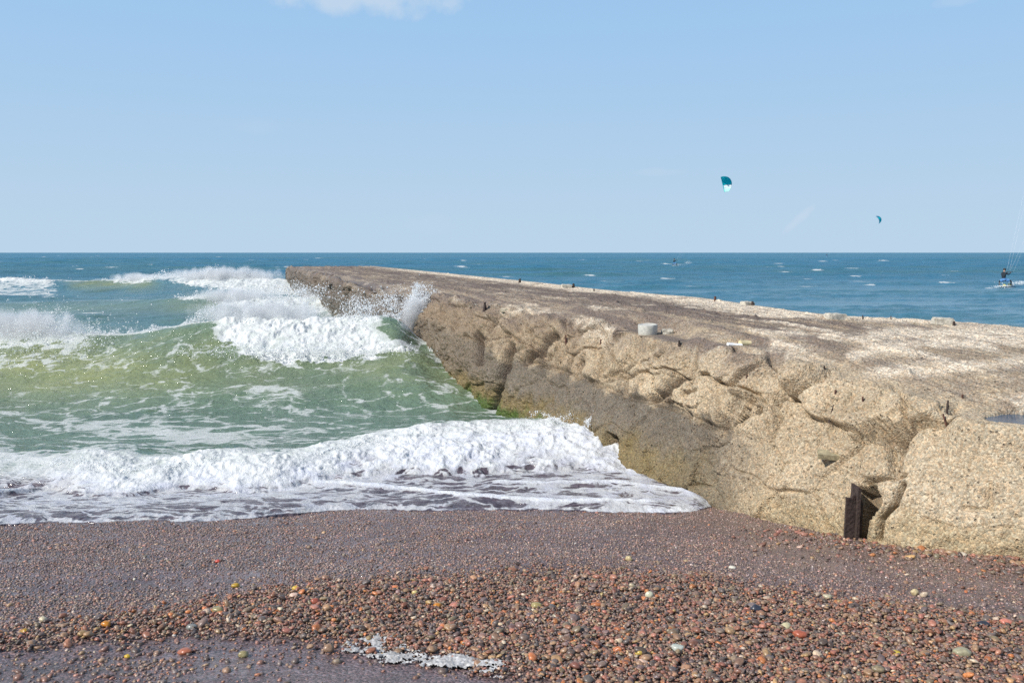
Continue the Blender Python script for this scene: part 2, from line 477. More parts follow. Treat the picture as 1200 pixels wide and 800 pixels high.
# ------------------------------------------------------------------ pier
# cross-sections at depth D: (offset from the sight line to the vanishing point, height)
OFF1D = [2.5, 5, 5.86, 6.07, 6.4, 6.6, 7.7, 8.8, 10, 12, 13.7, 16, 18, 19.5, 20.3, 22, 30, 52]
OFF1 = [6.4, 5.75, 5.47, 5.25, 5.09, 4.98, 4.90, 4.95, 4.66, 4.45, 4.30, 4.25, 4.25, 4.35, 4.0, 4.0, 4.1, 4.2]
KD = [2.5, 5, 6.07, 6.6, 7.7, 8.8, 10, 11, 12, 14, 16, 18, 19.6, 20.4, 22, 52]
O2 = [6.6, 5.9, 5.40, 5.08, 4.98, 5.05, 4.85, 4.7, 4.6, 4.3, 4.18, 4.12, 4.2, 3.8, 3.75, 3.85]
Z2 = [1.15, .85, .75, .65, .55, .5, .5, .47, .45, .55, .7, .8, .8, .6, .5, .5]
O3 = [6.75, 6.02, 5.56, 5.22, 5.15, 5.15, 5.04, 5.0, 4.95, 4.5, 4.33, 4.22, 4.35, 3.7, 3.62, 3.65]
Z3 = [1.3, 1.08, 1.0, .9, .82, .8, .86, .86, .85, .95, 1.1, 1.15, 1.15, 1.1, 1.1, 1.1]
O4 = [7.0, 6.2, 5.82, 5.70, 5.55, 5.45, 5.27, 5.4, 5.3, 5.0, 4.85, 4.7, 4.7, 3.8, 3.72, 3.72]
Z4 = [1.35, 1.2, 1.2, 1.27, 1.40, 1.47, 1.5, 1.53, 1.53, 1.53, 1.55, 1.55, 1.55, 1.62, 1.66, 1.68]
Z4B = [1.42, 1.3, 1.30, 1.36, 1.52, 1.66, 1.73, 1.74, 1.74, 1.74, 1.74, 1.74, 1.74, 1.74, 1.75, 1.76]
Z5 = [1.5, 1.42, 1.44, 1.48, 1.60, 1.71, 1.765, 1.77, 1.77, 1.77, 1.77, 1.77, 1.77, 1.77, 1.77, 1.77]
SEG = [8, 60, 50, 95, 40, 80, 110, 16]
POOL = [4.05, 6.20, 1.372, .45, .24]

CRACKS = [  # photo-pixel polyline, depth m, half-width m
    ([(602, 408), (592, 436), (577, 482)], .26, .06), ([(563, 396), (562, 424)], .2, .07), ([(570, 402), (600, 396)], .10, .05),
    ([(650, 395), (632, 415), (620, 424)], .22, .07), ([(735, 418), (722, 434), (708, 450)], .10, .03), ([(750, 428), (730, 437), (716, 446)], .10, .03),
    ([(796, 444), (780, 460), (762, 470)], .13, .04), ([(682, 425), (680, 442)], .10, .05), ([(736, 440), (732, 462)], .10, .05),
    ([(872, 470), (856, 492), (846, 504)], .08, .05), ([(912, 466), (896, 484), (878, 500)], .10, .022), ([(818, 458), (800, 462)], .07, .03),
    ([(1070, 500), (1054, 535), (1046, 560)], .08, .03), ([(1058, 568), (1050, 590), (1034, 608), (1031, 632)], .12, .022),
    ([(905, 500), (906, 512)], .07, .03), ([(612, 424), (645, 430), (682, 442), (740, 466), (782, 474), (845, 504)], .07, .035),
    ([(972, 476), (964, 505), (960, 525)], .05, .015), ([(500, 370), (530, 358)], .05, .03), ([(512, 392), (540, 372)], .07, .03),
    ([(580, 382), (606, 378)], .06, .03), ([(720, 402), (770, 398)], .05, .03), ([(1160, 598), (1160, 566)], .04, .02), ([(1130, 596), (1160, 598)], .04, .02),
    ([(1015, 566), (1060, 556)], .08, .02), ([(455, 345), (470, 356)], .1, .1), ([(400, 326), (440, 340)], .1, .1)]
HOLES = [  # polygons in photo pixels, depth m
    ([(1003, 522), (1018, 508), (1040, 494), (1043, 504), (1030, 512), (1022, 520)], .24), ([(1020, 524), (1036, 508), (1070, 503), (1058, 522), (1036, 527)], .30),
    ([(1004, 572), (1030, 566), (1036, 588), (1020, 612), (1012, 640), (1000, 640)], .17),
    ([(770, 470), (792, 452), (786, 472)], .10), ([(714, 505), (728, 512), (726, 540), (708, 540)], .15)]

def pdist(px, py, poly):
    d = np.full(len(px), 1e9)
    for (x0, y0), (x1, y1) in zip(poly[:-1], poly[1:]):
        vx, vy = x1 - x0, y1 - y0
        t = np.clip(((px - x0) * vx + (py - y0) * vy) / (vx * vx + vy * vy), 0, 1)
        d = np.minimum(d, np.hypot(px - x0 - t * vx, py - y0 - t * vy))
    return d

def inside(px, py, poly):
    r = np.zeros(len(px), bool); n = len(poly)
    for i in range(n):
        (x0, y0), (x1, y1) = poly[i], poly[(i + 1) % n]
        if y0 == y1: continue
        c = ((y0 > py) != (y1 > py)) & (px < (x1 - x0) * (py - y0) / (y1 - y0) + x0)
        r ^= c
    return r

def smooth_rows(A, n, axis_):
    k = np.exp(-.5 * (np.arange(-n, n + 1) / (n / 2.)) ** 2); k /= k.sum()
    pad = [(0, 0), (0, 0)]; pad[axis_] = (n, n)
    B = np.pad(A, pad, mode='edge')
    return np.apply_along_axis(lambda v: np.convolve(v, k, 'valid'), axis_, B)

def build_pier():
    D = [2.5]
    while D[-1] < 52: D.append(D[-1] * 1.0017)
    D = np.array(D); D = D * (52 / D[-1]); nr = len(D)
    I = lambda v: np.interp(D, KD, v)
    o1 = np.interp(D, OFF1D, OFF1)
    z1 = np.where(D < 8.8, np.maximum(1.44 - .163 * D, .02) - .03, -.02)
    o4 = I(O4); z3 = I(Z3)
    edge = np.interp(D, [9, 9.65, 10.4, 10.8, 11.1, 11.9, 12.8, 15.7, 18.4, 23, 30, 52], [9.1, 9.0, 8.65, 8.3, 7.95, 8.0, 8.15, 8.7, 8.3, 8.6, 8.7, 9.0]) + .13 * fbm2(D * 1.6, D * 0 + 4.2, 5, .65)
    EDGEV = edge
    prof = [(o1 + .15, z1 - .8), (o1, z1), (I(O2), I(Z2)), (I(O3), z3), (o4, I(Z4)), (o4 + .55, I(Z4B)), (o4 * .4 + 7.4 * .6, I(Z5)), (edge, I(Z5) + .01), (edge + .12, I(Z5) * 0 - 1)]
    O, Z, T = [], [], []
    for s, n in enumerate(SEG):
        t = np.arange(n) / n
        O.append(prof[s][0][:, None] * (1 - t) + prof[s + 1][0][:, None] * t)
        Z.append(prof[s][1][:, None] * (1 - t) + prof[s + 1][1][:, None] * t); T.append(s + t)
    O.append(prof[-1][0][:, None]); Z.append(prof[-1][1][:, None]); T.append(np.array([8.]))
    O = np.concatenate(O, 1); Z = np.concatenate(Z, 1); T = np.concatenate(T)
    keep = O[:, -1:].copy(), Z[:, -1:].copy()
    O2_, Z2_ = smooth_rows(O, 14, 1), smooth_rows(Z, 14, 1)
    wgt = sstep(T, .5, 1)[None] * (1 - sstep(T, 6.7, 6.95)[None])
    O = O + (O2_ - O) * wgt; Z = Z + (Z2_ - Z) * wgt
    O = smooth_rows(O, 24, 0); Z = smooth_rows(Z, 24, 0)
    nc = len(T)
    Y = np.repeat(D[:, None], nc, 1); X = O - AX * Y
    def normals(X, Y, Z):
        P = np.stack([X, Y, Z], -1)
        a = np.gradient(P, axis=0); b = np.gradient(P, axis=1)
        n = np.cross(b, a); n /= np.linalg.norm(n, axis=-1, keepdims=True) + 1e-9
        return P, n
    P, n = normals(X, Y, Z)
    if n[nr // 2, 300, 2] < 0: n = -n
    TT = np.repeat(T[None], nr, 0).ravel()
    p = P.reshape(-1, 3); nn = n.reshape(-1, 3)
    face = sstep(TT, .6, 1.2) * (1 - sstep(TT, 3.8, 4.9)); upper = sstep(TT, 2.8, 3.2) * (1 - sstep(TT, 3.75, 4.6)); top = sstep(TT, 4.2, 5.0) * (1 - sstep(TT, 6.9, 7.0))
    Dd = p[:, 1]; offp = p[:, 0] + AX * Dd
    nearm = 1 - sstep(Dd, 6.5, 6.9)
    q = p * np.array([1, 1, 1.])
    warp = np.stack([perlin3(q * 2.3 + 5), perlin3(q * 2.3 + 25), perlin3(q * 2.3 + 45)], 1) * .10
    fa, fe = facets3((q + warp) * np.array([1.55, 1.2, 1.8]), .34, .20)
    fb, fe2 = facets3((q + warp * .7) * 5.0, .34, .20)
    big = fbm3(q * .9, 3)
    med = fbm3(q * 3.4 + 3, 4)
    rid = fbm3(q * np.array([2.2, 2.2, 2.2]) + 9, 4, ridge=True)
    fin = fbm3(q * 16, 3, .6)
    d = face * (.09 * big + .045 * med + .014 * fin * 1.2)
    d += upper * (1 - .88 * nearm) * (.46 * fa * (.55 + .45 * sstep(big, -.2, .25)) + .15 * fb + .07 * rid - .05 * (1 - sstep(fe, 0, .06)))
    d += face * (1 - upper) * (.10 * fa * (1 - .8 * nearm) + .06 * fb * (1 - .6 * nearm) + .04 * rid)
    d -= face * .03 * (1 - sstep(fe, .0, .07)) * (1 - nearm)
    d += face * sstep(Dd, 11.3, 13.5) * (.055 * fbm3(q * 4.2 + 50, 4, .6, ridge=True) + .03 * fin )
    # top: worn layers that run along the pier
    st = fbm2(offp * 3.2, Dd * .22 + .35 * med, 4)
    st2 = fbm2(offp * 9, Dd * .8, 3)
    d += top * (.020 * big + .020 * st + .030 * st2 + .026 * med + .014 * fin + .05 * fb * sstep(Dd, 8, 12))
    rub = sstep(fbm3(q * np.array([5., 3., 5.]), 3), .28, .6)
    d += top * rub * .055 * (.4 + .6 * np.clip(fin + .5, 0, 1))
    px = p[:, 0] / Dd * F + CX; py = HY + (H - p[:, 2]) / Dd * F
    dk = np.zeros(len(p))
    sel = (TT < 5.4) & (TT > .3)
    for poly, dep, w in CRACKS:
        ds = pdist(px, py, poly) / F * Dd
        dk = np.maximum(dk, dep * np.exp(-(ds / w) ** 2) * sel)
    for poly, dep in HOLES:
        m = inside(px, py, poly) & sel
        dk = np.maximum(dk, dep * m)
    d = d * (1 - .75 * sstep(dk, .04, .16)) - dk * (1.0 + .3 * big)
    V = p + nn * d[:, None]
    px = V[:, 0] / V[:, 1] * F + CX; py = HY + (H - V[:, 2]) / V[:, 1] * F
    for ax_, ay_, rx_, ry_ in ((764, 392, 36, 14), (872, 405, 26, 6)):
        g = sstep(1.6 - np.hypot((px - ax_) / rx_, (py - ay_) / ry_), 0, .6) * (TT > 3.2) * (TT < 5.6)
        zm = np.average(V[:, 2], weights=g + 1e-12); V[:, 2] += (zm - V[:, 2]) * g * .95
    # basin that holds the rain pool
    m = (np.abs(px - 1206) < 10) & (np.abs(py - 494) < 5) & (TT > 3.3) & (TT < 6)
    pc = V[m].mean(0); POOL[:] = [pc[0] + .12, pc[1], pc[2] + .005, .40, .26]
    e = ((V[:, 0] - POOL[0]) / POOL[3]) ** 2 + ((V[:, 1] - POOL[1]) / POOL[4]) ** 2
    ok = (TT > 3.2) & (TT < 7)
    en = e + .75 * med + .5 * big
    out = sstep(en, .95, 1.15) * (1 - sstep(e, 2.2, 3.6)) * ok
    V[:, 2] = np.maximum(V[:, 2], V[:, 2] * (1 - out) + (POOL[2] + .010 + .012 * np.clip(fin + .5, 0, 1)) * out)
    bas = (1 - sstep(en, .8, 1.05)) * ok
    V[:, 2] = V[:, 2] * (1 - bas) + np.minimum(V[:, 2], POOL[2] - .02) * bas
    # ---------------- colour of the concrete, with shade painted into its cracks
    z = V[:, 2]
    tan = np.array([.455, .368, .252]); pale = np.array([.55, .46, .33]); dark = np.array([.145, .122, .092]); purple = np.array([.165, .132, .116])
    white = np.array([.68, .60, .48]); brown = np.array([.27, .205, .14]); alg = np.array([.22, .165, .065]); green = np.array([.07, .12, .02])
    def lerp(c, d_, w): return c + (d_ - c) * np.clip(w, 0, 1)[:, None]
    c = np.repeat(tan[None], len(V), 0) * (1 + .14 * med[:, None] + .10 * big[:, None])
    c = lerp(c, pale, nearm * (.55 + .5 * med))
    # wetted lower face
    lipn = TT + .60 * med + .25 * big + .25 * fin
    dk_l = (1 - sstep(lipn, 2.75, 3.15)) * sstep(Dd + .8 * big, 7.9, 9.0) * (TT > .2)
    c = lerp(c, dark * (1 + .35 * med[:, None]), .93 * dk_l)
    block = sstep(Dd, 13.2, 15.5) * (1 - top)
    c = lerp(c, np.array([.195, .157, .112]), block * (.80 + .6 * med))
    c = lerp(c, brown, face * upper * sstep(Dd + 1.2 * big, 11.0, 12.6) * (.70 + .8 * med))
    mot = fbm3(q * 1.7 + 70, 5, .62)
    c = c * (1 + .34 * mot[:, None] * np.array([.9, 1.0, 1.15]))
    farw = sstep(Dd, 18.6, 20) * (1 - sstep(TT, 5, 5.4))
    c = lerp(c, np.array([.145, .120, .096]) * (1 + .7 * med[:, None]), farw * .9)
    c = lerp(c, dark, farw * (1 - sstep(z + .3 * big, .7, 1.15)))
    c = lerp(c, alg, (1 - sstep(z + .25 * med, .25, .6)) * sstep(Dd, 8, 10) * (TT < 3) * .8)
    c = lerp(c, alg * 1.4, (1 - sstep(z + .2 * med - zbeach(V[:, 0], Dd), .1, .35)) * (1 - sstep(Dd, 7, 9)) * (TT < 3) * .35)
    c = lerp(c, green, (1 - sstep(z + .30 * med, .08, .28)) * sstep(Dd, 11, 12) * (TT < 3) * .95)
    # top
    tp = lerp(np.repeat(np.array([.27, .222, .175])[None], len(V), 0), tan, (.45 + 1.3 * med) * (1 - .6 * sstep(Dd, 10.5, 13)))
    tp = lerp(tp, purple, sstep(st + .35 * st2 + .25 * med, -.20, .16) * .88 * sstep(Dd, 7.2, 9.5))
    tp = lerp(tp, purple * .85, np.exp(-((offp - 6.7 - .25 * big) / .5) ** 2) * sstep(Dd, 8, 11) * (.7 + .8 * st2))
    wst = sstep(offp - np.repeat(EDGEV, nc) + .25 * st + .3 * med, -1.25, -.65) * (1 - .7 * sstep(Dd, 36, 48)) * sstep(Dd, 8.2, 10.5)
    tp = lerp(tp, white, wst * np.clip(.72 + 1.2 * st2 + .8 * fin + .8 * med, 0, 1))
    ws2 = sstep(fbm2(offp * 2.2 + .6 * med, Dd * .5 + 3, 3), .12, .34)
    tp = lerp(tp, white, ws2 * np.clip(.50 + 1.0 * st2 + .9 * fin + .5 * med, 0, 1) * (1 - .6 * sstep(Dd, 14, 20)))
    # bleached streaks on the near end
    for poly in ([(965, 452), (1010, 442), (1060, 434), (1110, 432), (1230, 418)], [(1000, 415), (1080, 403), (1200, 398), (1300, 395)], [(1020, 390), (1120, 390), (1200, 388)]):
        ds = pdist(px, py, poly)
        tp = lerp(tp, white * 1.08, (1 - sstep(ds + 11 * med + 5 * st2, 1, 10)) * np.clip(.7 + .9 * fin, 0, 1) * (TT > 3.8))
    tp = lerp(tp, purple, (1 - sstep(pdist(px, py, [(1000, 448), (1080, 462)]) + 3 * med, 1.5, 5)) * .6)
    topc = np.maximum(top, sstep(TT + .45 * med + .3 * big + .25 * fin, 3.45, 4.25) * sstep(Dd, 7.4, 9.2) * (TT < 7))
    c = lerp(c, tp, topc)
    c = lerp(c, np.array([.07, .05, .04]), sstep(dk, .03, .12) * .55)  # shade inside cracks and holes painted as a darker colour
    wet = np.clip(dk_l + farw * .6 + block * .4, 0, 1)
    # close the far and near ends
    Vg = V.reshape(nr, nc, 3); e1 = Vg[-1:].copy(); e1[..., 2] = -1.2; e1[..., 1] += .15; e0 = Vg[:1].copy(); e0[..., 2] = -.2
    V = np.concatenate([e0, Vg, e1]).reshape(-1, 3)
    rep = lambda A: np.concatenate([A[:nc], A, A[-nc:]])
    o = mesh_np('concrete_pier', V, grid_faces(nr + 2, nc)[:, ::-1], [mat_pier()])
    attr(o, 'Col', np.clip(rep(c), .01, .9)); attr(o, 'wet', rep(wet))
    tag(o, 'long crumbling tan concrete pier running out into the sea', 'pier')
    return o

# ------------------------------------------------------------------ sea
def curve_px(pts, sm=0):
    w = np.array([at(px, py, (H - z) * F / (py - HY)) for px, py, z in pts])
    if sm == 0: return w[:, 0], w[:, 1], w[:, 2]
    xs = np.linspace(w[0, 0], w[-1, 0], 600); s = sm / (xs[1] - xs[0]); n = int(3 * s)
    k = np.exp(-.5 * (np.arange(-n, n + 1) / s) ** 2); k /= k.sum()
    f = lambda v: np.convolve(np.pad(np.interp(xs, w[:, 0], v), n, mode='reflect', reflect_type='odd'), k, 'valid')
    return xs, f(w[:, 1]), f(w[:, 2])
CA = curve_px([(-200, 384, 0.910), (0, 386, 0.917), (60, 384, 0.963), (110, 388, 0.898), (160, 389, 0.889), (200, 380, 1.054), (235, 373, 1.183), (300, 371, 1.224), (360, 370, 1.246), (420, 368, 1.282), (470, 365, 1.337), (520, 363, 1.374)], .35)
CA2 = curve_px([(0, 354, 0.425), (60, 352, 0.528), (130, 349, 0.666), (200, 347, 0.764), (250, 345, 0.861), (310, 345, 0.885), (360, 348, 0.806), (420, 346, 0.900)], .8)
CB = curve_px([(-200, 325, 0.918), (0, 325, 0.962), (60, 327, 0.880), (110, 329, 0.785), (150, 327, 0.911), (190, 324, 1.088), (230, 321, 1.262), (280, 323, 1.169), (330, 326, 1.025), (360, 330, 0.832)], 1.2)
CC = curve_px([(-200, 535, .20), (0, 534, .21), (50, 535, .22), (100, 529, .30), (150, 539, .25), (200, 543, .24), (240, 530, .28), (300, 533, .28), (350, 528, .28), (400, 515, .29), (450, 506, .30), (520, 498, .32), (600, 493, .33), (660, 491, .35), (700, 494, .33), (730, 500, .28), (800, 520, .2)], .10)
CCW = ([-200, 0, 60, 100, 200, 300, 350, 400, 500, 600, 700, 760], [.75, .75, .80, 1.0, .75, .95, 1.0, 1.15, 1.45, 1.75, 1.55, 1.3])
EDGE = [(-300, 622), (-100, 619), (0, 615), (60, 612), (130, 613), (180, 611), (230, 612), (300, 606), (370, 600), (440, 598), (520, 598), (600, 597), (700, 600), (780, 602), (815, 600), (835, 593), (848, 580)]
EX, EY = curve_on_beach(EDGE)

def sea_eval(x, D, step, full=True):
    """height, foam density, turbidity, shallow film, painted glow of light through wave faces and forward lean of the water at (x, D)"""
    off = x + AX * D
    left = 1 - sstep(off, 4.6, 5.3); low = 1 - .42 * sstep(off + .25 * perlin2(D * 1.1, x * 1.1), 3.3, 4.3); noroc = 1 - sstep(off, 3.6, 4.0)
    amb = np.zeros_like(x); dx = np.zeros_like(x); dy = np.zeros_like(x)
    rg = np.random.RandomState(21)
    for k in range(22):
        lam = 17 * .80 ** k + .25
        th = -math.pi / 2 + rg.normal() * .38 + .12
        am = .0120 * lam ** .92 * (1.35 if 2.2 < lam < 9 else 1) * (.6 + .8 * rg.rand()); ph = rg.rand() * 6.28
        kk = 2 * math.pi / lam
        ca, sa = math.cos(th), math.sin(th)
        a = kk * (x * ca + D * sa) + ph
        at_ = am * (1 - sstep(step * 4, lam * .8, lam * 1.6))
        amb += at_ * np.sin(a); dx += at_ * .8 * ca * np.cos(a); dy += at_ * .8 * sa * np.cos(a)
    cal = np.where(off > 6.5, .85, 1.0)
    grow = sstep(D, 10.8, 16)
    grp = .75 + .5 * perlin2(x * .06, D * .05)
    amb = amb * (.12 + .88 * grow) * cal * grp
    rip = .022 * fbm2(x * .9, D * 1.7, 4, .6) * (1 - sstep(step, .1, .4))
    nz = fbm2(x * .7, D * .9 + 30, 4); nzf = fbm2(x * 3.1, D * 3.6 + 11, 4, .6)
    jig = perlin2(x * .5, D * 0 + 3.3)
    z = amb + rip; foam = np.zeros_like(x); face_glow = np.zeros_like(x); lean = np.zeros_like(x)
    px = x / D * F + CX
    # ---- A : the big breaker
    def crest(Cv, fw, bw, sharp=1.3):
        dc = np.interp(x, Cv[0], Cv[1]) + .15 * jig; hc = np.interp(x, Cv[0], Cv[2])
        d = D - dc
        f = np.where(d < 0, np.exp(-(np.abs(d) / fw) ** sharp), np.exp(-(np.abs(d) / bw) ** 1.5))
        return d, hc, f
    puff = np.zeros_like(x)
    d, hc, f = crest(CA, 2.0, 2.9, 1.25); f = f * left
    damp = 1 - .75 * np.exp(-(d / 3.5) ** 2) * left
    z = z * damp - .10 * left * np.exp(-((d + 5) / 2.5) ** 2) + hc * f * low
    lean += .35 * f * f
    face_glow = np.maximum(face_glow, left * np.exp(-((d + 1.9) / 1.9) ** 2) * (.55 + .45 * sstep(px, 330, 60) + .5 * nz) * .9)  # painted glow on the front face, standing for transmitted light
    brk = sstep(px + 25 * jig, 222, 262) * (1 - sstep(px, 470, 520) * .3)
    fr = np.interp(px, [200, 225, 260, 300, 340, 400, 450, 500], [.05, .2, 1.0, 1.7, 2.0, 2.0, 1.7, 1.2])
    win = np.exp(-((px - 462) / 18) ** 2 - ((d + .55) / .5) ** 2)           # the green window beside the rock
    fA = brk * sstep(d + fr + .55 * nzf, -.15, .25) * (1 - sstep(d + .5 * nz, .7, 2.6)) * (1.05 + .42 * nz + .42 * nzf - .95 * win) * (.45 + .55 * noroc)
    lft = (1 - sstep(px + 12 * nzf, 85, 135))
    fA = np.maximum(fA, lft * sstep(d + .9 + 1.1 * nzf, -.5, .5) * (1 - sstep(d, .25, .7)) * .80)
    fA = np.maximum(fA, lft * .42 * np.exp(-((d + 1.4) / 1.1) ** 2))
    fA = np.maximum(fA, np.exp(-((d - .02) / .16) ** 2) * .80)
    fA = np.maximum(fA, (.36 + .16 * nzf) * np.exp(-((d + 1.5) / 2.0) ** 2))
    foam = np.maximum(foam, fA * left)
    fullA = sstep(fA, .7, 1.1) * left
    puff = fullA * .62 * noroc
    # ---- A2 and B : the breakers behind it
    d, hc, f = crest(CA2, 2.6, 3.5); f = f * left
    z = np.maximum(z, z * .4 + hc * f * 1.0) ; lean += .3 * f * f
    face_glow = np.maximum(face_glow, .50 * left * np.exp(-((d + 1.5) / 1.8) ** 2) * (.6 + .4 * sstep(px, 180, 215)))  # same painted through-light on the second breaker
    
    b2 = sstep(px + 14 * jig, 200, 222) * (1 - sstep(px, 395, 430))
    f2 = b2 * sstep(d + .5 + .9 * nz + np.interp(px, [205, 250, 300], [-.3, .3, 2.5]), -.3, .5) * (1 - sstep(d + 2 * nz, 6, 14)) * (.78 + .35 * nz)
    foam = np.maximum(foam, f2 * left); puff = np.maximum(puff, sstep(f2, .6, .9) * left)
    # streaky foam between the two breakers, right half
    f3 = sstep(px, 255, 300) * left * sstep(D, 18.5, 20.5) * (1 - sstep(D, 40, 48)) * (.50 + .35 * nz)
    foam = np.maximum(foam, f3)
    d, hc, f = crest(CB, 3.0, 4.5); f = f * left
    z = np.maximum(z, z * .4 + hc * f); lean += .3 * f * f
    face_glow = np.maximum(face_glow, (.62 + .5 * nz) * left * np.exp(-((d + 1.2) / 1.9) ** 2) * sstep(px, 70, 95) * (1 - sstep(px, 165, 200)))  # far breaker's face painted yellow-green as if lit through
    bl = 1 - sstep(px + 10 * nzf, 55, 78); br_ = sstep(px + 8 * nzf, 128, 140)
    f4 = np.maximum(bl * sstep(d, -9 , -5) * (1 - sstep(d, .3, 2)) * (.58 + .5 * nz + .3 * np.exp(-(d / 1.2) ** 2)), 0)
    f4 = np.maximum(f4, np.exp(-(d / .5) ** 2) * .72)
    f4 = np.maximum(f4, br_ * sstep(d + np.interp(px, [130, 160, 190, 230, 330], [.8, 1.6, .8, 2.5, 5]) + nzf, -.6, .6) * (1 - sstep(d, .6, 2.5)) * (.85 + .3 * nz))
    foam = np.maximum(foam, f4 * left); puff = np.maximum(puff, sstep(f4, .6, .9) * left * .8)
    # ---- drifting lace between the big breaker and the shore
    lace = sstep(D, 10, 11) * (1 - sstep(D, 15, 17.5)) * left * (.36 + .20 * nz + .14 * nzf)
    pat = np.exp(-((px - 215) / 110) ** 2 - ((D - 12.1) / .9) ** 2) * .28 + np.exp(-((px - 60) / 80) ** 2 - ((D - 13.2) / .5) ** 2) * .12
    lace = np.maximum(lace + pat * left, sstep(D, 9.6, 10) * (1 - sstep(D, 11.2, 13)) * left * (.47 + .22 * nz))
    foam = np.maximum(foam, np.where(D < 18, lace, 0))
    # ---- C : the bore running up the beach
    dc = np.interp(x, CC[0], CC[1]) + .10 * nz + .04 * nzf; hc = np.interp(x, CC[0], CC[2]) * (1 + .10 * nzf + .25 * nz)
    cl = 1 - sstep(off, 4.9, 5.6)
    d = D - dc
    W = np.interp(px, *CCW) * (1 + .22 * nz + .16 * nzf)
    prof = np.where(d < 0, np.clip(1 - (np.abs(d) / W) ** 1.7, 0, 1) ** .8, np.exp(-(np.abs(d) / 1.3) ** 1.5)) * cl
    # water level near the shore and the film of the swash
    de = np.interp(x, EX, EY) + .14 * nz + .07 * nzf + .07 * fbm2(x * 7, D * 3 + 40, 3, .6)
    t = sstep(D - de, 0, 1.0)
    ze = 1.44 - .163 * de
    zs = ze * (1 - sstep(D - de, 0, np.maximum(9.3 - de, .8))) + .05 * sstep(D - de, 0, np.maximum(9.3 - de, .8))
    thick = .024 * sstep(D - de, 0, .16) * (1 + .8 * nzf)
    sw = 1 - sstep(D, 10.3, 12.0)
    z = z * (1 - sw) + sw * (np.maximum(zs, 1.44 - .163 * D + .01 * 0) + thick + .4 * rip + .15 * amb * sstep(D, 8.8, 10))
    z = np.where(D < de, 1.44 - .163 * D - .25 * sstep(de - D, 0, .25) - .05, z)
    z = np.maximum(z, z * (1 - prof) + prof * (hc * 1.0)) + prof * hc * .0
    fc = cl * np.where(d < 0, sstep(prof, .02, .25), 1 - sstep(d + .55 * nz, -.1, 1.0)) * np.interp(px, [-100, 0, 85, 110], [.70, .74, .85, 1.05]) * (1 + .40 * nzf + .26 * nz + .25 * (1 - sstep(-d / W, .55, .95)) - .20)
    foam = np.maximum(foam, fc)
    fullC = sstep(fc, .75, 1.1)
    puff = np.maximum(puff, fullC * sstep(prof, .05, .5) * .34 * np.interp(px, [0, 90, 120], [.5, .6, 1]))
    # the swash film: lace over purple water
    film = (1 - sstep(D - dc, -.9, -.4)) * sstep(D - de, -.01, .05) * cl
    fs = .535 + .16 * nz + .15 * nzf + .14 * sstep(D - dc, -1.9, -1.2) + .25 * np.exp(-((D - de) / .07) ** 2) + .13 * sstep(px, 590, 760)
    foam = np.maximum(foam, film * fs)
    def roll(pts, w, hgt, dens):
        nonlocal z, foam
        wpt = np.array([on_z(a, b, .12) for a, b in pts])
        dd = D - np.interp(x, wpt[:, 0], wpt[:, 1]) - .03 * nzf
        m = (x > wpt[0, 0]) & (x < wpt[-1, 0])
        g = np.exp(-(dd / w) ** 2) * sstep(x, wpt[0, 0], wpt[0, 0] + .25) * (1 - sstep(x, wpt[-1, 0] - .25, wpt[-1, 0]))
        z += hgt * g * m; foam = np.maximum(foam, dens * g * m)
    roll([(350, 560), (400, 562), (470, 568), (540, 578), (600, 582), (660, 586), (720, 588), (790, 592)], .10, .035, 1.15)
    roll([(-60, 590), (0, 581), (30, 574), (62, 566)], .10, .07, 1.2)
    roll([(560, 560), (640, 562), (720, 560), (800, 572), (840, 584)], .12, .03, 1.0)
    # foam pressed along the pier foot
    b = np.interp(D, OFF1D, OFF1); dp = b - off
    fp = np.exp(-np.maximum(dp, 0) / .35) * (.58 + .45 * nz + .2 * nzf) * (off < b + .6) * sstep(D, 8.5, 9.5) * (1 - sstep(D, 46, 52))
    foam = np.maximum(foam, fp)
    shal = (1 - sstep(D - dc, -.75, -.2)) * cl
    turb = np.interp(D, [9, 14, 20, 30, 50, 90, 250], [1, 1, .95, .72, .45, .22, 0])
    turb = np.where(off > 6.5, turb * .45, turb)
    turb = np.clip(turb + .22 * nz * sstep(D, 14, 30), 0, 1)
    return z, foam, turb, shal, np.clip(face_glow, 0, 1), dx * grow * cal, dy * grow * cal - lean, puff

